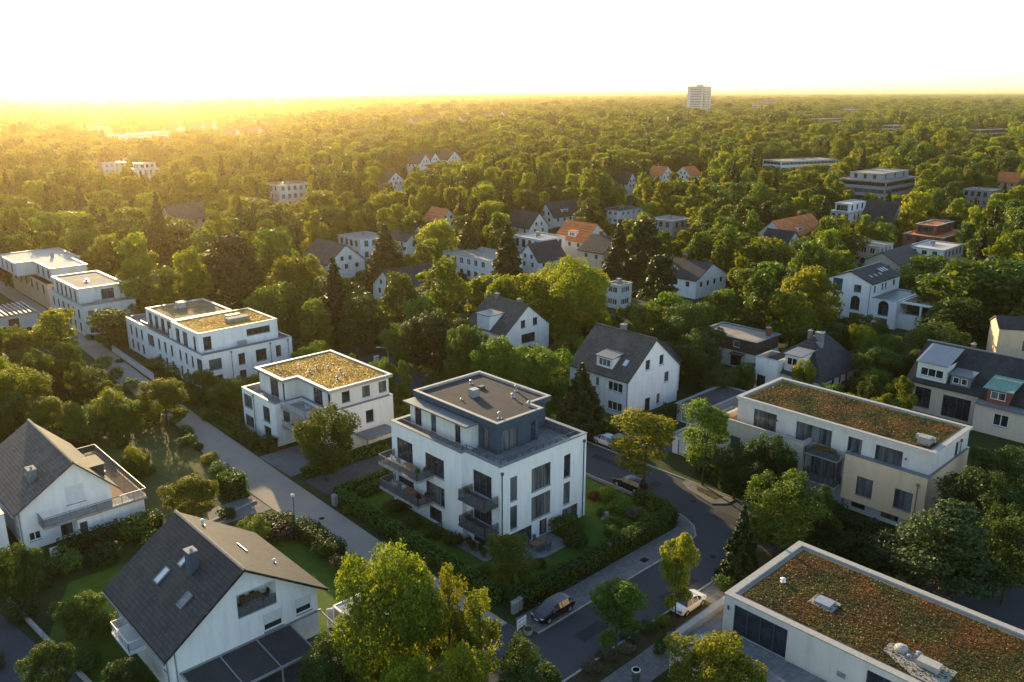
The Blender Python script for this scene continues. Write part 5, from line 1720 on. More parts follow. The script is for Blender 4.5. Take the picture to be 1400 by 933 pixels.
T('green', 682, 462, 12.0, 80, 'green tree below the small white gabled house')
T('broad', 782, 350, 17.0, 150, 'very big lime tree in the centre between the two white gabled houses')
T('lime', 730, 374, 13.0, 75, 'lit lime green tree left of the very big lime tree')
T('lime', 688, 376, 12.0, 50, 'lime green treetop behind the small white gabled house')
T('birch', 603, 352, 16.0, 80, 'pale birch like tree with drooping lit branches left of centre')
T('green', 548, 372, 14.0, 72, 'olive green tree left of the drooping pale tree')
T('dark', 498, 405, 11.0, 78, 'dark tree above the golden roof house')
T('dark', 592, 428, 11.0, 92, 'dense dark tree behind the street lamp')
T('dark', 640, 445, 12.0, 75, 'dark tree left of the small white gabled house')
T('green', 548, 440, 8.5, 70, 'green tree between two dark trees behind the golden roof house')
T('spruce', 455, 352, 17.0, 52, 'tall dark columnar conifer above the golden roof house')
T('lime', 385, 352, 14.0, 75, 'sunlit lime tree left of the columnar conifer')
T('lime', 425, 350, 13.0, 62, 'sunlit lime green tree touching the columnar conifer')
T('pine', 312, 318, 18.0, 95, 'tall ragged conifer behind the long white apartment house')
T('green', 360, 392, 12.0, 60, 'green tree behind the right end of the long apartment house')
T('lime', 433, 263, 16.0, 76, 'tall sunlit lime tree right of the sunlit white block')
T('spruce', 525, 307, 16.0, 62, 'dark spruce right of the small white flat house')
T('green', 566, 290, 13.0, 46, 'round tree with bare trunk above the white gable')
T('yellow', 600, 300, 14.0, 62, 'greyish golden tree left of the low white flat house')
T('spruce', 694, 305, 18.0, 56, 'tall spruce standing before the white cube house')
T('spruce', 640, 300, 14.0, 50, 'spruce behind the low white flat house')
T('spruce', 848, 300, 16.0, 42, 'spruce right of the beige gable')
T('pine', 884, 296, 18.0, 56, 'sunlit brownish conifer left of the blue grey flat house')
T('pine', 906, 345, 15.0, 60, 'dark conifer left of the hipped white house')
T('lime', 1050, 322, 14.5, 96, 'broad lit tree in front of the long red roof')
T('lime', 1112, 365, 15.0, 85, 'lit slanting tree left of the arched villa')
T('lime', 1148, 308, 12.0, 78, 'round sunlit tree right of the long red roof')
T('birch', 1012, 350, 12.0, 36, 'slim pale tree left of the lit slanting tree')
T('green', 990, 395, 10.0, 60, 'low green tree right of the hipped white house')
T('green', 1180, 430, 8.0, 50, 'small green tree in front of the arched villa')
T('green', 1265, 348, 10.5, 85, 'green tree behind the arched villa')
T('green', 1328, 350, 16.0, 150, 'big green tree right of the arched villa')
T('dark', 1398, 352, 17.0, 130, 'big dark tree at the right picture edge above the mansard house')
T('dark', 1310, 405, 11.0, 100, 'dark tree between the arched villa wing and the mansard house')
T('dark', 1200, 475, 7.5, 70, 'low dark tree right of the grey roofed house')
T('dark', 1255, 478, 6.5, 55, 'low dark tree left of the mansard house')
T('dark', 935, 412, 12.0, 85, 'dark tree behind the tall white gabled house, right one')
T('green', 890, 418, 10.5, 70, 'green tree behind the tall white gabled house, left one')
T('dark', 960, 440, 9.0, 70, 'dark tree left of the mansard cottage')
T('dark', 985, 505, 5.0, 55, 'low dark tree behind the garages')
T('dark', 745, 510, 7.0, 60, 'low dark tree at the back corner of the middle apartment house')
T('dark', 948, 452, 9.5, 82, 'dark round tree right of the tall white gabled house')
T('green', 978, 497, 4.2, 52, 'small green tree behind the blue door garage')
T('dark', 1290, 440, 10.0, 90, 'dark tree behind the left end of the mansard house')
# left side
T('lime', 68, 425, 9.5, 82, 'golden tree left of the lane below the cream flat house')
T('lime', 150, 530, 7.5, 75, 'golden green tree beside the lane, middle of the left bank')
T('lime', 222, 518, 7.5, 72, 'yellow tree overhanging the lane bend')
T('green', 152, 420, 8.0, 70, 'dark green tree right of the cream flat house')
T('green', 195, 378, 10.5, 72, 'green tree behind the cream flat house')
T('green', 165, 545, 6.0, 60, 'green tree at the edge of the meadow')
T('lime', 258, 652, 6.0, 75, 'lit tree behind the ridge of the slate roofed house')
T('lime', 20, 500, 9.0, 90, 'golden tree at the left picture edge above the gabled house')
T('lime', 60, 545, 6.5, 80, 'golden lit low tree behind the left gabled house')
T('green', 115, 555, 5.5, 70, 'low green tree right of the left gabled house ridge')
T('lime', 180, 610, 4.5, 45, 'small lit tree beside the terrace of the left gabled house')
T('green', 15, 745, 6.5, 85, 'dark lit tree at the left edge under the balcony house')
T('green', 112, 812, 4.6, 78, 'green shrubby tree left of the slate roofed house')
T('dark', 60, 880, 5.5, 70, 'dark tree beside the asphalt drive at the bottom left')
T('dark', 170, 900, 4.0, 70, 'low dark tree in front of the slate roofed house corner')
T('dark', 445, 868, 6.5, 95, 'dark olive tree before the canopy roof at the bottom')
T('green', 345, 712, 3.6, 50, 'small shrubby tree by the lane left of another', )
T('lime', 22, 265, 15, 80, 'golden lit tree at the left edge, upper one')
T('lime', 90, 290, 14, 90, 'golden lit tree above the pale roofed house')
T('lime', 205, 262, 14, 50, 'golden tree right of the hazy tiled house')
T('lime', 330, 270, 14, 90, 'broad golden tree left of the sunlit white block')
T('lime', 265, 345, 13, 80, 'golden green tree behind the long apartment house, left one')
T('lime', 150, 318, 14, 90, 'golden tree behind the cream flat house')


# ------------------------------------------------------------------ hedges and bushes
def hedge(label, pts, w, h, mat='leaf_hedge', seed=1, dens=42, size=.17):
    rng = np.random.default_rng(seed)
    C_, N_ = [], []
    core = MB()
    for a, b in zip(pts, pts[1:]):
        a, b = np.array(a, float), np.array(b, float)
        L = np.linalg.norm(b - a)
        d = (b - a) / L
        nn = np.array((-d[1], d[0]))
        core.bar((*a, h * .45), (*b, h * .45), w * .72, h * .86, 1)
        for side, area in ((1, L * h), (-1, L * h), (0, L * w), (2, w * h), (3, w * h)):
            m = int(area * dens)
            if m < 1:
                continue
            u, v = rng.random(m), rng.random(m)
            wob = rng.normal(size=m) * .07
            if side in (1, -1):
                lump = .10 * np.sin(u * L * 2.1 + seed) + .06 * np.sin(u * L * 5.3 + v * 5)
                xy = a + np.outer(u * L, d) + np.outer(side * (w / 2 + lump + wob), nn)
                z = v * h
                no = np.tile(np.array([nn[0] * side, nn[1] * side, .25]), (m, 1))
            elif side == 0:
                lump = .11 * np.sin(u * L * 1.7 + seed * 2) + .07 * np.sin(u * L * 4.9 + v * 4)
                xy = a + np.outer(u * L, d) + np.outer((v - .5) * w * 1.05, nn)
                z = h + lump + wob
                no = np.tile(np.array([0, 0, 1.0]), (m, 1))
            else:
                e = 0 if side == 2 else L
                s = -1 if side == 2 else 1
                xy = a + np.outer(e + s * np.abs(wob), d) + np.outer((u - .5) * w, nn)
                z = v * h
                no = np.tile(np.array([d[0] * s, d[1] * s, .2]), (m, 1))
            C_.append(np.column_stack([xy, z]))
            N_.append(no + rng.normal(size=(m, 3)) * .55)
    p = np.concatenate(C_)
    me = leaf_mesh("hedge", p, np.concatenate(N_), size * (.6 + .8 * rng.random(len(p))), rng.random(len(p)), rng)
    me.materials.append(M[mat])
    o = bpy.data.objects.new("hedge", me)
    COL.objects.link(o)
    tag(o, label, 'hedge')
    core.build('twig_core', [M['core'], M['core']], o)
    return o


hedge('long clipped hedge along the pavement in front of the middle apartment house', [(49.4, 51.2), (62, 51.1), (74.0, 51.1)], 1.5, 1.9, seed=1)
hedge('short clipped hedge rounding the street corner of the middle apartment house', [(74.0, 51.3), (75.2, 53.0), (75.2, 57.5)], 1.3, 1.5, seed=2)
hedge('tall loose hedge along the lane beside the middle apartment house', [(48.7, 53), (48.8, 66), (48.9, 82.5)], 1.3, 1.5, seed=3)
hedge('hedge between the dark drive and the garden of the middle apartment house', [(49.2, 83.9), (60.5, 83.9)], 1.0, 1.1, seed=4)
hedge('inner garden hedge parallel to the drive of the middle apartment house', [(51.2, 81.4), (58.5, 81.2)], 1.2, 1.3, seed=5)
hedge('low hedge between the dark drive and the golden roof house', [(49.0, 91.4), (62, 91.4)], 1.1, 1.2, seed=6)
hedge('thick dark hedge block by the lane before the golden roof house', [(49.3, 102.3), (51.0, 102.5)], 1.8, 1.8, 'leaf_dark', 7)
hedge('dark hedge along the lane at the golden roof house', [(49.1, 103.8), (49.3, 110.5)], 1.5, 1.6, 'leaf_dark', 8)
hedge('clipped hedge along the lane before the long apartment house', [(50.0, 111.5), (50.5, 127.5)], 1.5, 1.5, seed=9)
hedge('second hedge row nearer the long apartment house', [(52.6, 113), (53, 127)], 1.3, 1.3, seed=10)
hedge('big round topped hedge clump at the lane left of the drive', [(39.0, 92.6), (41.3, 93.2)], 3.0, 2.8, seed=11)
hedge('row of dark clipped bushes at the lane by the slate roofed house', [(36.5, 82.5), (41.0, 79.5)], 2.4, 2.0, 'leaf_dark', 12)
hedge('dark hedge along the lane right of the brown roof slope', [(41.2, 78.6), (41.4, 70.5)], 1.9, 1.9, 'leaf_dark', 13)
hedge('hedge at the front door of the tall white gabled house', [(86.4, 74.6), (93.0, 73.9), (98, 73.2)], 1.4, 1.3, seed=14)
hedge('hedge before the garage of the beige house', [(86.2, 48.0), (88.2, 57)], 2.2, 2.2, 'leaf_dark', 15)
hedge('dark hedge along the foot of the beige house', [(87.5, 30), (87.5, 42)], 2.4, 1.6, 'leaf_dark', 16)
hedge('low dark planting behind the sedum bungalow', [(77, 37), (86, 33)], 2.4, 1.3, 'leaf_dark', 17)
hedge('hedge below the balcony of the left gabled house', [(20, 91.6), (30.5, 91.0)], 1.8, 2.0, 'leaf_dark', 18)

BUSHES = []


def bush(x, y, w, h, mat='leaf', label=None):
    cm, tm, H, W = SHAPES[f"bush_n{TR.randrange(3)}"]
    o = bpy.data.objects.new('bush', cm)
    COL.objects.link(o)
    o.location = (x, y, 0)
    o.rotation_euler = (0, 0, TR.random() * 6.28)
    o.scale = (w / W, w / W, h / H)
    o.material_slots[0].link = 'OBJECT'
    o.material_slots[0].material = M[mat]
    o['category'] = 'bush'
    if label: o['label'] = label
    words = {'leaf': 'green', 'leaf_dark': 'dark green', 'leaf_lime': 'light green', 'leaf_red': 'red leaved', 'leaf_grey': 'grey green', 'leaf_yellow': 'yellowish', 'leaf_hedge': 'green'}[mat]
    o['kind_words'] = words + ' bush'
    BUSHES.append((x, y, w, h, o))
    return o


def bpx(px, py, wpx, hm, mat='leaf', label=None):
    x, y = P(px, py, hm * .5)
    fc = (x * FWX + y * FWY) * math.cos(PITCH) + (CAM_H - hm * .5) * math.sin(PITCH)
    return bush(x, y, wpx * fc / FPX, hm, mat, label)


for a in ((775, 715, 55, 2.6, 'leaf'), (790, 735, 45, 1.9, 'leaf_dark'), (745, 705, 30, 1.8, 'leaf_dark'), (622, 735, 34, 1.7, 'leaf_dark'), (590, 725, 40, 1.4, 'leaf_dark'), (565, 712, 34, 1.4, 'leaf'),
          (541, 690, 38, 1.6, 'leaf'), (812, 676, 22, 1.4, 'leaf_red'), (830, 672, 34, 1.6, 'leaf_lime'), (850, 690, 40, 1.9, 'leaf'), (868, 700, 36, 1.6, 'leaf_grey'), (885, 712, 34, 1.5, 'leaf'),
          (900, 690, 40, 1.8, 'leaf'), (840, 712, 30, 1.2, 'leaf'), (825, 700, 26, 1.2, 'leaf_dark'), (380, 720, 60, 2.4, 'leaf_grey'), (425, 725, 46, 2.2, 'leaf_dark'), (466, 768, 36, 2.0, 'leaf_grey'),
          (445, 748, 42, 2.2, 'leaf_dark'), (310, 700, 30, 1.4, 'leaf_dark'), (300, 640, 36, 1.8, 'leaf'), (255, 600, 34, 1.6, 'leaf'), (195, 640, 38, 2.0, 'leaf_lime'),
          (262, 540, 46, 2.2, 'leaf'), (290, 560, 40, 1.8, 'leaf'), (320, 575, 40, 1.8, 'leaf'), (240, 505, 44, 2.4, 'leaf'), (215, 495, 40, 2.4, 'leaf'), (170, 455, 46, 3.0, 'leaf'), (205, 470, 40, 2.6, 'leaf'),
          (100, 560, 60, 2.6, 'leaf_yellow'), (40, 590, 60, 2.6, 'leaf_yellow'), (80, 520, 50, 2.6, 'leaf_yellow'), (120, 590, 50, 2.4, 'leaf'), (165, 600, 40, 2.0, 'leaf'), (120, 510, 60, 3.0, 'leaf'), (200, 570, 50, 2.6, 'leaf'),
          (185, 720, 60, 2.8, 'leaf'), (210, 740, 46, 2.2, 'leaf_dark'), (140, 755, 60, 2.4, 'leaf_dark'), (90, 765, 60, 2.4, 'leaf'), (50, 785, 60, 2.4, 'leaf_dark'), (30, 830, 50, 2.4, 'leaf_dark'), (90, 830, 46, 2.2, 'leaf'),
          (150, 850, 46, 2.0, 'leaf_dark'), (120, 900, 50, 2.2, 'leaf_dark'), (60, 700, 40, 2.2, 'leaf_yellow'), (10, 690, 50, 2.4, 'leaf_yellow'), (160, 930, 60, 2.2, 'leaf_dark'),
          (860, 868, 30, .9, 'leaf_dark'), (885, 856, 34, 1.0, 'leaf_dark'), (905, 848, 30, .9, 'leaf'), (830, 892, 36, .8, 'leaf_grey'), (810, 910, 34, .8, 'leaf_grey'), (855, 885, 30, .6, 'leaf_grey'), (990, 795, 34, 1.4, 'leaf_dark'), (1010, 780, 40, 1.6, 'leaf_dark'),
          (903, 880, 22, 2.2, 'leaf_dark'), (1040, 720, 60, 2.6, 'leaf_dark'), (1100, 725, 60, 2.8, 'leaf_dark'), (1150, 740, 60, 2.2, 'leaf_dark'), (1190, 760, 60, 2.2, 'leaf_dark'), (1235, 770, 60, 2.4, 'leaf_dark'), (1140, 695, 40, 2.0, 'leaf_dark'),
          (1000, 640, 50, 2.6, 'leaf_dark'), (1050, 665, 50, 2.8, 'leaf_dark'), (985, 622, 40, 2.0, 'leaf_dark'), (915, 560, 34, 3.0, 'leaf_dark'), (835, 585, 40, 2.2, 'leaf'), (815, 578, 40, 2.4, 'leaf_dark'), (870, 580, 34, 1.6, 'leaf_dark'), (895, 567, 30, 1.6, 'leaf_dark'),
          (560, 545, 50, 2.6, 'leaf'), (545, 560, 46, 2.4, 'leaf_yellow'), (600, 520, 50, 2.4, 'leaf'), (580, 500, 40, 2.2, 'leaf_lime'), (430, 505, 60, 2.4, 'leaf'), (405, 470, 50, 2.6, 'leaf'),
          (1280, 610, 40, 2.0, 'leaf_dark'), (1160, 525, 40, 2.2, 'leaf'), (1190, 545, 36, 1.8, 'leaf_dark'), (990, 520, 46, 2.2, 'leaf'), (1040, 500, 50, 2.2, 'leaf'), (970, 560, 40, 1.8, 'leaf_dark'), (1310, 720, 60, 2.6, 'leaf_dark'), (1345, 690, 60, 2.4, 'leaf_dark')):
    bpx(*a)

for i, (x, y, w, h) in enumerate(((41.9, 96.5, 2.2, 1.2), (42.3, 104.0, 2.8, 1.7), (43.0, 109.5, 2.0, 1.1), (43.7, 115.0, 3.0, 1.9), (44.4, 121.0, 2.4, 1.6), (44.7, 127.5, 3.2, 2.2), (44.9, 134.0, 3.0, 2.0), (45.2, 141.0, 3.4, 2.3), (45.6, 149.0, 3.2, 2.4), (46.3, 157.0, 3.4, 2.4),
                                  (48.6, 119.0, 1.8, 1.2), (49.4, 131.5, 2.6, 1.7), (49.9, 137.5, 2.4, 1.5), (48.0, 79.0, 1.5, 1.1), (48.0, 72.0, 1.6, 1.3), (48.0, 63.5, 1.6, 1.2), (41.7, 75.0, 2.2, 1.5), (41.9, 68.0, 2.4, 1.6), (56.0, 55.0, 1.8, 1.2), (66.5, 54.2, 2.0, 1.3), (72.5, 60.0, 2.2, 1.5), (73.0, 66.5, 2.4, 1.6), (71.5, 54.0, 1.8, 1.2), (50.8, 75.5, 2.0, 1.3), (51.2, 68.0, 1.8, 1.1), (51.0, 58.0, 2.0, 1.4))):
    bush(x, y, w, h, ('leaf', 'leaf_lime', 'leaf_dark', 'leaf_hedge')[i % 4])

byname = {o.name: o for o in SC.objects}
tufts(byname['sedum_bungalow'], 5.9, -26, 16.5, -3.1, 6.45, 22000, 'tuft_rust', 3, .12)
tufts(byname['beige_apartment_house'], 2.85, 1.3, 12.0, 24.2, 10.0, 12000, 'tuft_rust', 4, .15)
tufts(byname['sedum_roof_house'], 4.6, .7, 13.8, 15.8, 9.25, 7000, 'tuft_gold', 5, .14)
tufts(byname['sedum_roof_house'], 2.1, 9.0, 4.6, 15.8, 9.25, 1900, 'tuft_gold', 6, .14)
tufts(byname['long_apartment_house'], 1.2, 3.1, 14.7, 13.1, 9.2, 5000, 'tuft_gold', 7, .16)

# ------------------------------------------------------------------ cars
def car(label, x, y, rot, paint='black_paint', L=4.6, W=1.82, H=1.45, estate=True, z=0.02):
    r = thing('parked_car', label, 'car', (x, y, z), rot)
    hl = L / 2
    # stations along the car: x, bottom, belt height, half width, roof height, half width of roof
    if estate:
        st = [(-hl, .45, .72, .70, .74, .60), (-hl + .12, .28, .86, .84, .90, .70), (-hl + .45, .22, .95, .90, 1.30, .60), (-hl + .9, .20, .96, .91, H - .03, .64), (-.1, .2, .95, .91, H, .66), (.55, .2, .93, .91, H - .06, .64), (1.25, .2, .92, .90, .97, .70), (hl - .55, .22, .84, .88, .88, .72), (hl - .12, .26, .70, .80, .74, .62), (hl, .38, .60, .66, .62, .56)]
    else:
        st = [(-hl, .45, .74, .70, .76, .60), (-hl + .15, .28, .88, .84, .92, .70), (-hl + .8, .22, .95, .90, 1.0, .70), (-hl + 1.25, .20, .95, .91, H - .06, .60), (-.1, .2, .94, .91, H, .64), (.5, .2, .93, .91, H - .06, .62), (1.2, .2, .91, .90, .96, .70), (hl - .55, .22, .84, .88, .88, .72), (hl - .12, .26, .70, .80, .74, .62), (hl, .38, .60, .66, .62, .56)]
    k = W / 1.82
    mb, gl = MB(), MB()

    def ring(s):
        xx, zb, zl, w, zr, wr = s
        w, wr = w * k, wr * k
        return [(xx, -w * .9, zb), (xx, -w, zb + (zl - zb) * .5), (xx, -w * .97, zl), (xx, -wr, zr), (xx, wr, zr), (xx, w * .97, zl), (xx, w, zb + (zl - zb) * .5), (xx, w * .9, zb)]
    rs = [ring(s) for s in st]
    for i in range(len(rs) - 1):
        a, b = rs[i], rs[i + 1]
        cab = st[i][4] > 1.15 or st[i + 1][4] > 1.15
        for j in range(8):
            q = [a[j], b[j], b[(j + 1) % 8], a[(j + 1) % 8]]
            side = j in (2, 4)
            both = st[i][4] > 1.15 and st[i + 1][4] > 1.15
            if (side and cab) or (j == 3 and cab and not both):
                gl.poly(q)
            else:
                mb.poly(q)
    mb.poly(rs[0])
    mb.poly(rs[-1][::-1])
    body = mb.build('body', M[paint], r, smooth=False)
    gl.build('window', M['glass'], r)
    pil = MB()
    for sx in (-.45, .45):
        for s in (-1, 1):
            pil.bar((sx, s * .89 * k, .95), (sx, s * .655 * k, H - .03), .07, .05)
    pil.build('door_pillar', M[paint], r)
    for xx in (-hl + .85, hl - .9):
        for s in (-1, 1):
            yy = s * (W / 2 - .1)
            w = MB().tube([(xx, yy - .1, .32), (xx, yy + .1, .32)], .32, 18).build('wheel', M['rubber'], r)
            MB().tube([(xx, yy + s * .095, .32), (xx, yy + s * .11, .32)], .20, 12).build('rim', M['zinc'], w)
    for s in (-1, 1):
        MB().hexa([(hl - .2, s * .62 - .18, .62), (hl - .06, s * .58 - .14, .62), (hl - .06, s * .58 + .14, .62), (hl - .2, s * .62 + .18, .62),
                   (hl - .26, s * .62 - .18, .76), (hl - .09, s * .58 - .14, .73), (hl - .09, s * .58 + .14, .73), (hl - .26, s * .62 + .18, .76)]).build('headlight', M['lamp_glass'], r)
        MB().box(-hl - .01, s * .62 - .16, .66, -hl + .12, s * .62 + .16, .80).build('tail_light', M['tail_red'], r)
        MB().box(.78, s * (W / 2 + .02), .95, .98, s * (W / 2 + .17), 1.08).build('mirror', M[paint], r)
    MB().box(hl - .03, -.26, .42, hl + .015, .26, .53).build('number_plate', M['white_metal'], r)
    MB().box(hl - .05, -.5, .48, hl + .008, .5, .60).build('grille', M['rubber'], r)
    return r


cx_, cy_ = P(756, 836, 0.4)
car('black estate car parked on the pavement before the clipped hedge', cx_, cy_, math.pi, z=.12)
cx_, cy_ = P(940, 826, 0.4)
car('white car with pale folded roof parked by the slim yellow street tree', cx_, 40.0, 0.0, 'white_paint', 4.3, 1.8, 1.42, False, z=.07)
car('black car on the side road behind the bright yellow corner tree', 77.55, 60.3, math.pi / 2)
car('white car half hidden by the bins shelter at the tall white gabled house', 85.9, 71.2, math.pi / 2, 'white_paint', 4.2)
for i, (px, py, p) in enumerate(((236, 392, 'white_paint'), (246, 398, 'black_paint'), (258, 406, 'white_paint'))):
    x, y = P(px, py)
    car(('small white car behind the cream flat house, farther one', 'small black car between two white cars behind the long apartment house', 'small white car behind the long apartment house, nearer one')[i], x, y, math.pi / 2 + .1, p)
x, y = P(246, 398)
sheet('back_street', [(x - 5, y - 16), (x + 6, y - 16), (x + 8, y + 30), (x - 3, y + 30)], 0.006, 'asphalt')

# ------------------------------------------------------------------ street furniture and garden things
def lamp(label, x, y, rot, h=6.5):
    r = thing('street_lamp', label, 'street lamp', (x, y, 0), rot)
    MB().tube([(0, 0, 0), (0, 0, 1.1), (0, 0, 1.12), (0, 0, h - .6), (.15, 0, h - .15), (.5, 0, h), (1.5, 0, h + .08)], [.09, .09, .06, .05, .045, .04, .035], 8).build('pole', M['zinc'], r)
    MB().hexa([(1.3, -.13, h), (2.05, -.1, h + .04), (2.05, .1, h + .04), (1.3, .13, h), (1.3, -.1, h + .14), (2.0, -.07, h + .12), (2.0, .07, h + .12), (1.3, .1, h + .14)]).build('lamp_head', M['zinc'], r)
    return r


lx, ly = P(532, 519, 0)
lamp('grey curved street lamp behind the golden roof house', lx, ly, YAW + math.pi / 2, 5.8)


def cabinet(label, px, py, w=.8, d=.4, h=1.2, mat='zinc', rot=0.0, z=.1):
    x, y = P(px, py, z)
    r = thing('utility_cabinet', label, 'utility cabinet', (x, y, z), rot)
    MB().box(-w / 2, -d / 2, .1, w / 2, d / 2, h).build('body', M[mat], r)
    MB().box(-w / 2 + .02, -d / 2 + .02, 0, w / 2 - .02, d / 2 - .02, .096).build('plinth', M['concrete'], r)
    MB().hexa([(-w / 2 - .04, -d / 2 - .04, h + .003), (w / 2 + .04, -d / 2 - .04, h + .003), (w / 2 + .04, d / 2 + .04, h + .003), (-w / 2 - .04, d / 2 + .04, h + .003),
               (-w / 2, -d / 2, h + .09), (w / 2, -d / 2, h + .09), (w / 2, d / 2, h + .09), (-w / 2, d / 2, h + .09)]).build('lid', M[mat], r)
    mb = MB()
    mb.box(-w / 2 + .05, -d / 2 - .015, .18, -.01, -d / 2 - .002, h - .08)
    mb.box(.01, -d / 2 - .015, .18, w / 2 - .05, -d / 2 - .002, h - .08)
    mb.build('door', M[mat], r)
    return r


cabinet('grey utility cabinet at the hedge end, left one of two', 704, 838, .75, .4, 1.25)
cabinet('grey utility cabinet at the hedge end, right one of two', 713, 832, .75, .4, 1.25)
cabinet('grey cabinet at the garden gate by the lane', 458, 691, .7, .5, 1.3, 'zinc', math.pi / 2, 0)
cabinet('pale cabinet beside the street lamp', 530, 513, .9, .5, 1.4, 'zinc', 0, 0)
cabinet('tall pale cabinet left of the street lamp in the trees', 515, 498, .9, .5, 1.5, 'white2', 0, 0)
# white painted bicycle rack / frame at the corner
x, y = P(713, 860, .1)
r = thing('white_barrier', 'white tubular barrier with cross bars on the street corner', 'barrier', (x, y, .1), R(5))
mb = MB()
for xx in (-.6, .6):
    mb.tube([(xx, 0, 0), (xx, 0, 1.15)], .045, 8)
for zz in (.25, .7, 1.15):
    mb.tube([(-.6, 0, zz), (.6, 0, zz)], .035, 8)
mb.build('frame', M['white_metal'], r)
mb = MB()
for k in range(5):
    mb.box(-.4 + .2 * k - .05, -.015, .28, -.4 + .2 * k + .05, .015, 1.1)
mb.build('slat_panel', M['white_metal'], r)
x, y = P(722, 866, .1)
r = thing('concrete_planter', 'low pale planter at the kerb beside the white barrier', 'planter', (x, y, .1))
MB().tube([(0, 0, 0), (0, 0, .45)], [.38, .46], 16).build('tub', M['concrete'], r)
MB().tube([(0, 0, .455), (0, 0, .47)], .38, 16).build('soil', M['soil'], r)
for i, (px, py, lab) in enumerate(((869, 930, 'dark litter bin with pale rim on the footpath at the bottom'), (1136, 742, 'pale round bin behind the sedum bungalow roof'))):
    x, y = P(px, py, .1)
    r = thing('litter_bin', lab, 'litter bin', (x, y, .1))
    MB().tube([(0, 0, 0), (0, 0, 1.0)], [.3, .36], 16).build('drum', M['anthracite' if i == 0 else 'zinc'], r)
    MB().tube([(0, 0, .98), (0, 0, 1.06), (0, 0, 1.06), (0, 0, .9)], [.39, .39, .3, .28], 16, cap=False).build('rim', M['white_metal'], r)
x, y = P(833, 765, .1)
r = thing('sign_post', 'thin sign post at the clipped hedge on the pavement', 'sign', (x, y, .1))
MB().tube([(0, 0, 0), (0, 0, 2.0)], .035, 8).build('post', M['zinc'], r)
MB().box(-.03, -.22, 1.5, -.05, .22, 1.95).build('plate', M['zinc'], r)
x, y = P(881, 766, .1)
structure(MB().box(x - .45, y - .35, .096, x + .45, y + .35, .108).build('drain_cover', M['rubber']))
x, y = P(402, 699, 0)
r = thing('gate_lamp', 'small round white garden lamp by the lane hedge', 'lamp', (x, y, 0))
MB().tube([(0, 0, 0), (0, 0, 1.9)], .05, 8).build('post', M['anthracite'], r)
MB().tube([(0, 0, 1.9), (0, 0, 1.98), (0, 0, 2.2), (0, 0, 2.28)], [.1, .25, .25, .08], 14).build('globe', M['lamp_glass'], r)
r = thing('bins_shelter', 'black bins shelter on the drive of the tall white gabled house', 'shelter', (84.9, 67.0, 0))
MB().box(0, 0, 0, 1.6, 2.6, 1.9).build('body', M['anthracite'], r)
MB().box(-.1, -.1, 1.903, 1.7, 2.7, 2.0).build('lid', M['lead'], r)
r = thing('garden_wall', 'long low pale wall along the lane before the long apartment house', 'wall', (0, 0, 0))
w = MB()
for a, b in (((50.9, 166), (49.9, 143.4)),):
    w.bar((*a, .55), (*b, .55), .3, 1.1)
w.build('wall', M['white2'], r)
w = MB()
w.bar((50.9, 166, 1.14), (49.9, 143.4, 1.14), .4, .07)
w.build('coping', M['concrete'], r)
r = thing('garden_wall', 'low wall along the dark drive at the bottom left corner', 'wall', (0, 0, 0))
a, b = P(-10, 800), P(125, 940)
w = MB()
w.bar((*a, .25), (*b, .25), .25, .5)
w.build('wall', M['concrete'], r)


def table_set(label, x, y, z, rot, cloth=False, n=4):
    r = thing('garden_table', label, 'garden table', (x, y, z), rot)
    MB().box(-.9, -.5, .70, .9, .5, .75).build('table_top', M['wood'], r)
    for sx in (-.8, .8):
        for sy in (-.4, .4):
            MB().box(sx - .03, sy - .03, 0, sx + .03, sy + .03, .697).build('leg', M['anthracite'], r)


def chair(label, x, y, z, rot, mat='anthracite', group=None):
    r = thing('garden_chair', label, 'garden chair', (x, y, z), rot, group)
    MB().box(-.25, -.25, .42, .25, .25, .48).build('seat', M[mat], r)
    MB().hexa([(-.25, .2, .485), (.25, .2, .485), (.25, .25, .485), (-.25, .25, .485), (-.25, .32, .95), (.25, .32, .95), (.25, .36, .95), (-.25, .36, .95)]).build('backrest', M[mat], r)
    for sx in (-.22, .22):
        for sy in (-.22, .22):
            MB().box(sx - .02, sy - .02, 0, sx + .02, sy + .02, .417).build('leg', M[mat], r)


def pot(label, x, y, z, h=1.0, mat='leaf', potmat='clay'):
    r = thing('potted_plant', label, 'potted plant', (x, y, z), TR.random() * 6)
    MB().tube([(0, 0, 0), (0, 0, .38)], [.16, .22], 12).build('pot', M[potmat], r)
    o = bpy.data.objects.new('foliage', SHAPES['bush_n1'][0])
    COL.objects.link(o)
    o.parent = r
    o.location = (0, 0, .25)
    o.scale = (.32, .32, h * .42)
    o.material_slots[0].link = 'OBJECT'
    o.material_slots[0].material = M[mat]


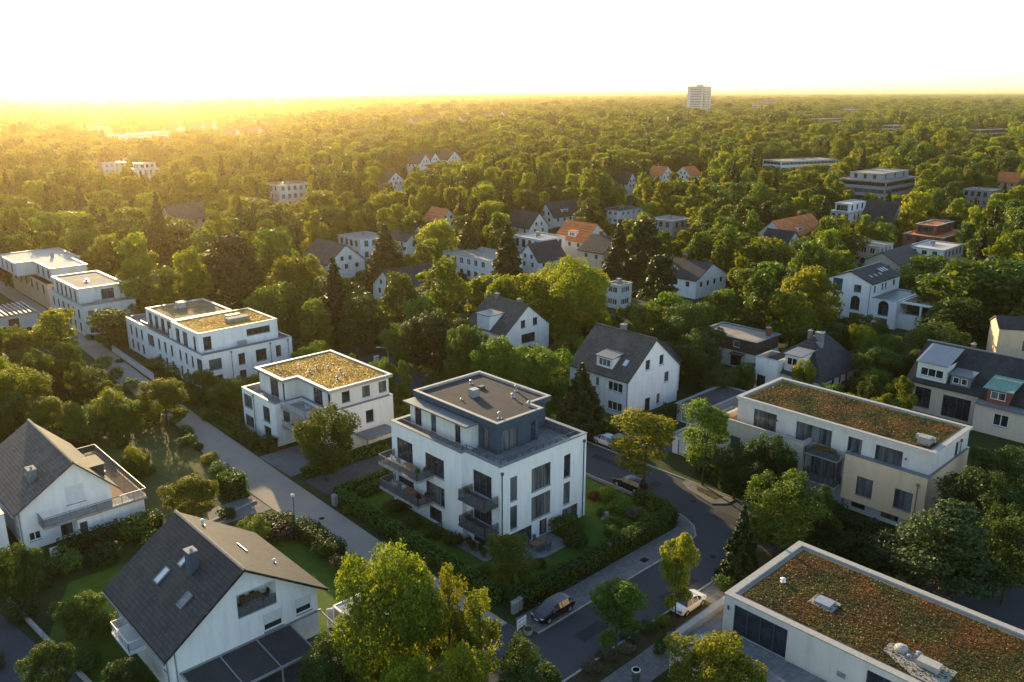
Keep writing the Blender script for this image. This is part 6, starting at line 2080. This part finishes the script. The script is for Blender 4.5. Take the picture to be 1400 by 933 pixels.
table_set('dark table on the corner patio of the middle apartment house', 58.6, 57.7, .105, .1)
for i, (dx, dy, ro) in enumerate(((-.5, .9, 0), (.5, .9, 0), (-.5, -.9, math.pi), (.5, -.9, math.pi))):
    chair(('rear left', 'rear right', 'front left', 'front right')[i] + ' dark chair at the corner patio table', 58.6 + dx, 57.7 + dy, .105, ro + .1)
for k, zb in enumerate((6.0, 2.85)):
    fl = ('upper', 'lower')[k]
    X0, Y0 = 53.9, 59.4
    chair(f'white chair on the {fl} long balcony, near the corner', X0 - 1.2, Y0 + 16.6, zb + .005, .8, 'cloth')
    chair(f'second white chair on the {fl} long balcony, by the door', X0 - 1.0, Y0 + 15.0, zb + .005, 2.2, 'cloth')
    table_set(f'small wooden table on the {fl} long balcony', X0 - 1.3, Y0 + 13.4, zb + .005, 1.57)
    pot(f'leafy potted plant at the end of the {fl} long balcony', X0 - 1.8, Y0 + 11.2, zb + .005, 1.5, 'leaf' if k == 0 else 'leaf_red')
    pot(f'second potted plant on the {fl} long balcony', X0 - .7, Y0 + 11.2, zb + .005, 1.2, 'leaf_dark')
    pot(f'potted plant on the {fl} small corner balcony', X0 - .6, Y0 + 3.9, zb + .005, 1.2, 'leaf_dark')
    chair(f'dark chair on the {fl} small corner balcony', X0 - .5, Y0 + 1.8, zb + .005, 1.2, 'darkbrown')
for i in range(4):
    pot(('first', 'second', 'third', 'fourth')[i] + ' bushy pot from left on the ground patio under the small balconies', 53.0 + .4 * (i % 2), 60.4 + .95 * i, .095, 1.3, 'leaf_dark' if i % 2 else 'leaf')
chair('white chair on the corner terrace of the golden roof house', 54.3, 98.4, 5.86, 1.4, 'cloth')
chair('grey chair on the corner terrace of the golden roof house', 54.6, 100.4, 5.86, 2.0, 'zinc')
table_set('wooden table in the gable loggia of the slate roofed house', 27.6, 62.3, 5.01, 0)
for i, (dx, dy, ro) in enumerate(((-.45, .8, 0), (.45, .8, 0), (-1.25, 0, math.pi / 2), (1.25, 0, -math.pi / 2))):
    chair(('rear left', 'rear right', 'left end', 'right end')[i] + ' dark chair in the gable loggia', 27.6 + dx, 62.3 + dy * .8, 5.01, ro, 'darkbrown')
o = bpy.data.objects.new('flower_box_plants', SHAPES['bush_n0'][0])
COL.objects.link(o)
o.location = (90.2, 29.6 + 12.15, 6.9)
o.scale = (.32, 1.6, .62)
o.material_slots[0].link = 'OBJECT'
o.material_slots[0].material = M['leaf_orange']
tag(o, 'orange flowers in the long planter on the beige house balcony bay', 'flowers')
for i, (yy, w_, hh) in enumerate(((46.5, 1.2, .8), (49.5, .8, .6), (52.5, 1.0, .7))):
    o = bush(91.3, yy, w_, hh, 'leaf_grey', ('first', 'second', 'third')[i] + ' shrub from right on the left roof terrace of the beige house')
    o.location.z = 6.56
g = thing('garden_sculpture', 'grey stepped stone in the lawn of the middle apartment house', 'stone', (69.3, 57.2, 0), .4)
MB().hexa([(-.6, -.5, -.02), (.6, -.5, -.02), (.6, .5, -.02), (-.6, .5, -.02), (-.25, -.2, .75), (.2, -.2, .8), (.25, .2, .7), (-.2, .2, .72)]).build('stone', M['concrete'], g)

# ------------------------------------------------------------------ the remaining trees: scattered gardens, then the far woods
bpy.context.view_layer.update()
HOUSES = []          # root, footprint box, screen box, forward distance
for r in list(SC.objects):
    if r.parent is None and r.type == 'EMPTY' and r.get('category') in ('house', 'apartment house', 'garden house', 'annex', 'garage', 'office block', 'school', 'block', 'tower block', 'canopy', 'shelter'):
        xs, ys, sx, sy = [], [], [], []
        for ch in r.children:
            if ch.type != 'MESH': continue
            for c in ch.bound_box:
                q = ch.matrix_world @ Vector(c)
                xs.append(q.x); ys.append(q.y)
                s = proj(q.x, q.y, max(q.z, 2.0))
                sx.append(s[0]); sy.append(s[1])
        if xs:
            HOUSES.append((r, (min(xs), min(ys), max(xs), max(ys)), (min(sx), min(sy), max(sx), max(sy)), dist(sum(xs) / len(xs), sum(ys) / len(ys))))
KEEP = [(8, 84, 36, 118), (-20, 30, 20, 58), (41, 38, 48.5, 300), (10, 35, 87, 51.5), (75, 38, 88, 135), (48, 50, 76, 92), (31, 92, 49, 130), (14, 58, 42, 86), (80, 8, 100, 26), (84, 60, 96, 76), (48, 92, 70, 116), (52, 128, 74, 170), (x - 8, y - 18, x + 10, y + 32)]
KEEP[-1] = (P(246, 398)[0] - 7, P(246, 398)[1] - 18, P(246, 398)[0] + 9, P(246, 398)[1] + 32)


def blocked(x, y, w, h, d, tol=.10, soft=1.0):
    for a in KEEP:
        if a[0] - w * .3 < x < a[2] + w * .3 and a[1] - w * .3 < y < a[3] + w * .3:
            return True
    s0 = proj(x, y, h)
    s1 = proj(x, y, 0)
    hw = w / 2 * FPX / max(d, 1)
    for r, f, s, hd in HOUSES:
        if f[0] - w * .42 < x < f[2] + w * .42 and f[1] - w * .42 < y < f[3] + w * .42:
            return True
        if hd > d - 4:
            if soft == 3.0 and hd < 235 and tol > .05: tol_ = .05
            else: tol_ = .03 if r.get('category') == 'tower block' else .09 if r.get('category') in ('school', 'office block', 'block') else tol
            if soft == 2.0:
                s = (s[0], s[1], s[2], s[1] + (s[3] - s[1]) * .5)
            ox = min(s[2], s0[0] + hw) - max(s[0], s0[0] - hw)
            oy = min(s[3], s1[1]) - max(s[1], s0[1])
            if ox > 0 and oy > 0:
                ar = (s[2] - s[0]) * (s[3] - s[1])
                if ox * oy > tol_ * ar:
                    return True
    return False


def grid_free(cells, x, y, w, k=.42):
    c = 12.0
    i, j = int(x // c), int(y // c)
    for a in range(i - 2, i + 3):
        for b in range(j - 2, j + 3):
            for q in cells.get((a, b), ()):
                if (q[0] - x) ** 2 + (q[1] - y) ** 2 < (k * (w + q[2])) ** 2:
                    return False
    return True


CELLS = {}
for t in TREES:
    CELLS.setdefault((int(t[0] // 12), int(t[1] // 12)), []).append(t)
FILL = []
fr = random.Random(4)
for _ in range(75000):
    d = math.sqrt(fr.uniform(108 ** 2, 430 ** 2))
    a = fr.uniform(-.80, .80)
    sx = d * math.tan(a)
    x, y = d * FWX + sx * RTX, d * FWY + sx * RTY
    q = fr.random()
    kind = 'green' if q < .38 else 'lime' if q < .64 else 'dark' if q < .72 else 'egg' if q < .82 else 'spruce' if q < .85 else 'pine' if q < .87 else 'birch' if q < .95 else 'darkegg'
    if d < 150:
        if kind in ('spruce', 'birch', 'darkegg'): kind = 'green'
        h, w = fr.uniform(5, 9), fr.uniform(4, 7)
    else:
        h, w = fr.uniform(10, 17), fr.uniform(9, 15)
    if d > 330:
        h *= 1.15
    if kind in ('spruce',): w *= .62; h *= 1.15
    if kind in ('egg', 'birch', 'darkegg'): w *= .75
    if not grid_free(CELLS, x, y, w, .40) or blocked(x, y, w, h, d, .03 if d < 160 else .22, 3.0):
        continue
    FILL.append((d + (1000 if abs(a) > .585 else 0), kind, x, y, h, w))
    CELLS.setdefault((int(x // 12), int(y // 12)), []).append((x, y, w))
FILL.sort()
N_IND = max(0, 296 - len(TREES))
AUTO = []
for d, kind, x, y, h, w in FILL[:N_IND]:
    AUTO.append(put_tree(kind, x, y, h, w))
REST = FILL[N_IND:]

# far woods: sizes and spacing grow with the distance
wr = np.random.default_rng(21)
pts = []
for d, kind, x, y, h, w in REST:
    k = {'green': 0, 'lime': 1, 'dark': 2, 'egg': 3, 'spruce': 5, 'pine': 5, 'birch': 3, 'darkegg': 4}[kind]
    pts.append((x, y, w, h, k, min(d, 500)))
ring_d = 425.0
while ring_d < 24000:
    s = 8.5 + ring_d * .0085
    half = ring_d * .80
    m = int(2 * half / s)
    for i in range(m):
        lx_ = -half + (i + .5) * s + wr.normal() * s * .33
        dd = ring_d + wr.normal() * s * .33
        x, y = dd * FWX + lx_ * RTX, dd * FWY + lx_ * RTY
        big = max(1.0, s / 12.5)
        w = wr.uniform(10, 17) * big
        h = wr.uniform(12, 19) * min(1.25, big ** .25)
        if wr.random() < .05: h *= 1.3
        k = int(wr.choice(6, p=[.38, .32, .12, .12, .03, .03]))
        if k == 5: w *= .62
        if ring_d < 3600 and blocked(x, y, w, h, dd, .10, 2.0):
            continue
        # a clearing with the sunlit estate, some glades
        pts.append((x, y, w, h, k, dd))
    ring_d += s * .86
print("trees", len(TREES), "fill", len(FILL), "wood instances", len(pts))

pal = bpy.data.collections.new("tree_kinds")
protos = [('round_{}0', 'leaf'), ('round_{}1', 'leaf_lime'), ('round_{}2', 'leaf_dark'), ('ovoid_{}0', 'leaf_lime'), ('ovoid_{}0', 'leaf_dark'), ('spruce_{}0', 'needle')]


def joined(i, lv):
    key, mat = protos[i]
    if lv == 'm' and False:
        pass
    cm, tm, H, W = SHAPES[key.format(lv)]
    v, f, mi = [], [], []
    me = cm.copy()
    me.name = f"wood_tree_{i}"
    me.materials.clear()
    me.materials.append(M[mat])
    ob = bpy.data.objects.new(f"k{i:02d}", me)
    ob.scale = (1 / W, 1 / W, 1 / H)
    return ob


def wood_object(name, label, rows, lv):
    coll = bpy.data.collections.new(name + "_kinds")
    for i in range(6):
        ob = joined(i, lv)
        # unit tree: width 1, height 1
        me = ob.data
        co = np.empty(len(me.vertices) * 3, np.float32)
        me.vertices.foreach_get("co", co)
        co = co.reshape(-1, 3) * np.array(ob.scale, np.float32)
        me.vertices.foreach_set("co", co.reshape(-1))
        me.update()
        ob.scale = (1, 1, 1)
        coll.objects.link(ob)
    me = bpy.data.meshes.new(name)
    me.from_pydata([(r[0], r[1], -.1) for r in rows], [], [])
    sc_ = me.attributes.new("size", 'FLOAT_VECTOR', 'POINT')
    sc_.data.foreach_set("vector", np.array([(r[2], r[2], r[3]) for r in rows], np.float32).reshape(-1))
    kd = me.attributes.new("kind_index", 'INT', 'POINT')
    kd.data.foreach_set("value", np.array([r[4] for r in rows], np.int32))
    tn = me.attributes.new("turn", 'FLOAT_VECTOR', 'POINT')
    tn.data.foreach_set("vector", np.array([(0, 0, (i * 2.399) % 6.283) for i in range(len(rows))], np.float32).reshape(-1))
    o = bpy.data.objects.new(name, me)
    COL.objects.link(o)
    ng = bpy.data.node_groups.new(name, 'GeometryNodeTree')
    ng.interface.new_socket('Geometry', in_out='INPUT', socket_type='NodeSocketGeometry')
    ng.interface.new_socket('Geometry', in_out='OUTPUT', socket_type='NodeSocketGeometry')
    gi, go = ng.nodes.new('NodeGroupInput'), ng.nodes.new('NodeGroupOutput')
    ip = ng.nodes.new('GeometryNodeInstanceOnPoints')
    ci = ng.nodes.new('GeometryNodeCollectionInfo')
    ci.inputs['Collection'].default_value = coll
    ci.inputs['Separate Children'].default_value = True
    ci.inputs['Reset Children'].default_value = True

    def attr(nm, typ):
        a = ng.nodes.new('GeometryNodeInputNamedAttribute')
        a.data_type = typ
        a.inputs['Name'].default_value = nm
        return a.outputs['Attribute']
    L = ng.links.new
    L(gi.outputs[0], ip.inputs['Points'])
    L(ci.outputs[0], ip.inputs['Instance'])
    ip.inputs['Pick Instance'].default_value = True
    L(attr('kind_index', 'INT'), ip.inputs['Instance Index'])
    L(attr('turn', 'FLOAT_VECTOR'), ip.inputs['Rotation'])
    L(attr('size', 'FLOAT_VECTOR'), ip.inputs['Scale'])
    L(ip.outputs[0], go.inputs[0])
    md = o.modifiers.new('trees', 'NODES')
    md.node_group = ng
    return tag(o, label, 'woods', None, 'stuff')


wood_object('woods', 'dense green woods and garden trees reaching to the horizon', [p for p in pts if p[5] >= 800], 'f')
wood_object('garden_trees', 'mixed green trees filling the middle distance behind the houses', [p for p in pts if p[5] < 800], 'm')

# undergrowth: shrubs under and between the trees
ug = []
ur = random.Random(9)
for _ in range(12000):
    d = math.sqrt(ur.uniform(55 ** 2, 330 ** 2))
    a = ur.uniform(-.8, .8)
    sx = d * math.tan(a)
    x, y = d * FWX + sx * RTX, d * FWY + sx * RTY
    w, h = ur.uniform(1.6, 4.0), ur.uniform(.8, 2.4)
    if d > 160: w, h = w * 1.5, h * 1.5
    if blocked(x, y, w * 1.3, h, d, .06):
        continue
    ug.append((x, y, w, h, ur.choice((0, 0, 1, 2, 2, 2)), d))
    if len(ug) > 3400: break
def ug_object():
    saved = list(protos)
    protos[:] = [('bush_n0', 'leaf'), ('bush_n1', 'leaf_hedge'), ('bush_n2', 'leaf_dark'), ('bush_n0', 'leaf'), ('bush_n1', 'leaf'), ('bush_n2', 'leaf')]
    o = wood_object('undergrowth', 'mixed shrubs and ground cover between the houses and trees', ug, 'n')
    protos[:] = saved
ug_object()

# ------------------------------------------------------------------ words for the scattered trees and bushes
def words_for(items, used):
    """Says of each plant what it stands by; alike plants by the same house are counted from the left."""
    named = [(r, f, s, hd) for r, f, s, hd in HOUSES if r.get('category') in ('house', 'apartment house', 'annex', 'garage', 'school', 'office block')]
    cnt = {}
    for r, *_ in named:
        k = r.name.split('.')[0]
        cnt[k] = cnt.get(k, 0) + 1
    named = [n for n in named if cnt[n[0].name.split('.')[0]] == 1]
    grp = {}
    for x, y, w, h, o in items:
        best = min(named, key=lambda n: math.hypot(x - (n[1][0] + n[1][2]) / 2, y - (n[1][1] + n[1][3]) / 2) - .3 * (n[1][2] - n[1][0]))
        f = best[1]
        bx_, by_ = (f[0] + f[2]) / 2, (f[1] + f[3]) / 2
        df = dist(x, y) - dist(bx_, by_)
        dr = (x * RTX + y * RTY) - (bx_ * RTX + by_ * RTY)
        rel = ('behind' if df > 0 else 'in front of') if abs(df) > abs(dr) else ('right of' if dr > 0 else 'left of')
        nm = best[0].name.split('.')[0].replace('_', ' ')
        sz = ''
        if o.get('category') == 'tree':
            sz = 'tall ' if h > 13 else ('low ' if h < 7 else '')
        grp.setdefault((sz + o['kind_words'], rel, nm), []).append((proj(x, y, h)[0], o))
    for (k, rel, nm), lst in grp.items():
        lst.sort(key=lambda q: q[0])
        for i, (_, o) in enumerate(lst):
            if len(lst) == 1:
                lab = f"{k} {rel} the {nm}"
            else:
                od = ('first', 'second', 'third', 'fourth', 'fifth', 'sixth', 'seventh', 'eighth', 'ninth', 'tenth', 'eleventh', 'twelfth', 'thirteenth', 'fourteenth', 'fifteenth')[min(i, 14)]
                lab = f"{od} from left of {k}s {rel} the {nm}"
            while lab in used:
                lab += ', another'
            used.add(lab)
            o['label'] = lab


used = set(o['label'] for o in SC.objects if 'label' in o)
words_for([t for t in TREES if 'label' not in t[4]], used)
words_for([b for b in BUSHES if 'label' not in b[4]], used)
for t in TREES:
    if 'group' not in t[4]: t[4]['group'] = 'garden and street trees'
    del t[4]['kind_words']
for b in BUSHES:
    b[4]['group'] = 'garden bushes'
    del b[4]['kind_words']

# ------------------------------------------------------------------ the air
hz = MB().box(-GR - 200, -GR - 200, -1.05, GR + 200, GR + 200, 67.0).build('haze', bpy.data.materials.new('haze'))
hm = hz.data.materials[0]
hm.use_nodes = True
nt = hm.node_tree
nt.nodes.remove(nt.nodes['Principled BSDF'])
pv = nt.nodes.new('ShaderNodeVolumePrincipled')
pv.inputs['Color'].default_value = (1.0, 0.78, 0.44, 1)
pv.inputs['Density'].default_value = HAZE_DENSITY
pv.inputs['Anisotropy'].default_value = HAZE_G
nt.links.new(pv.outputs[0], nt.nodes['Material Output'].inputs['Volume'])
hz['kind'] = 'stuff'
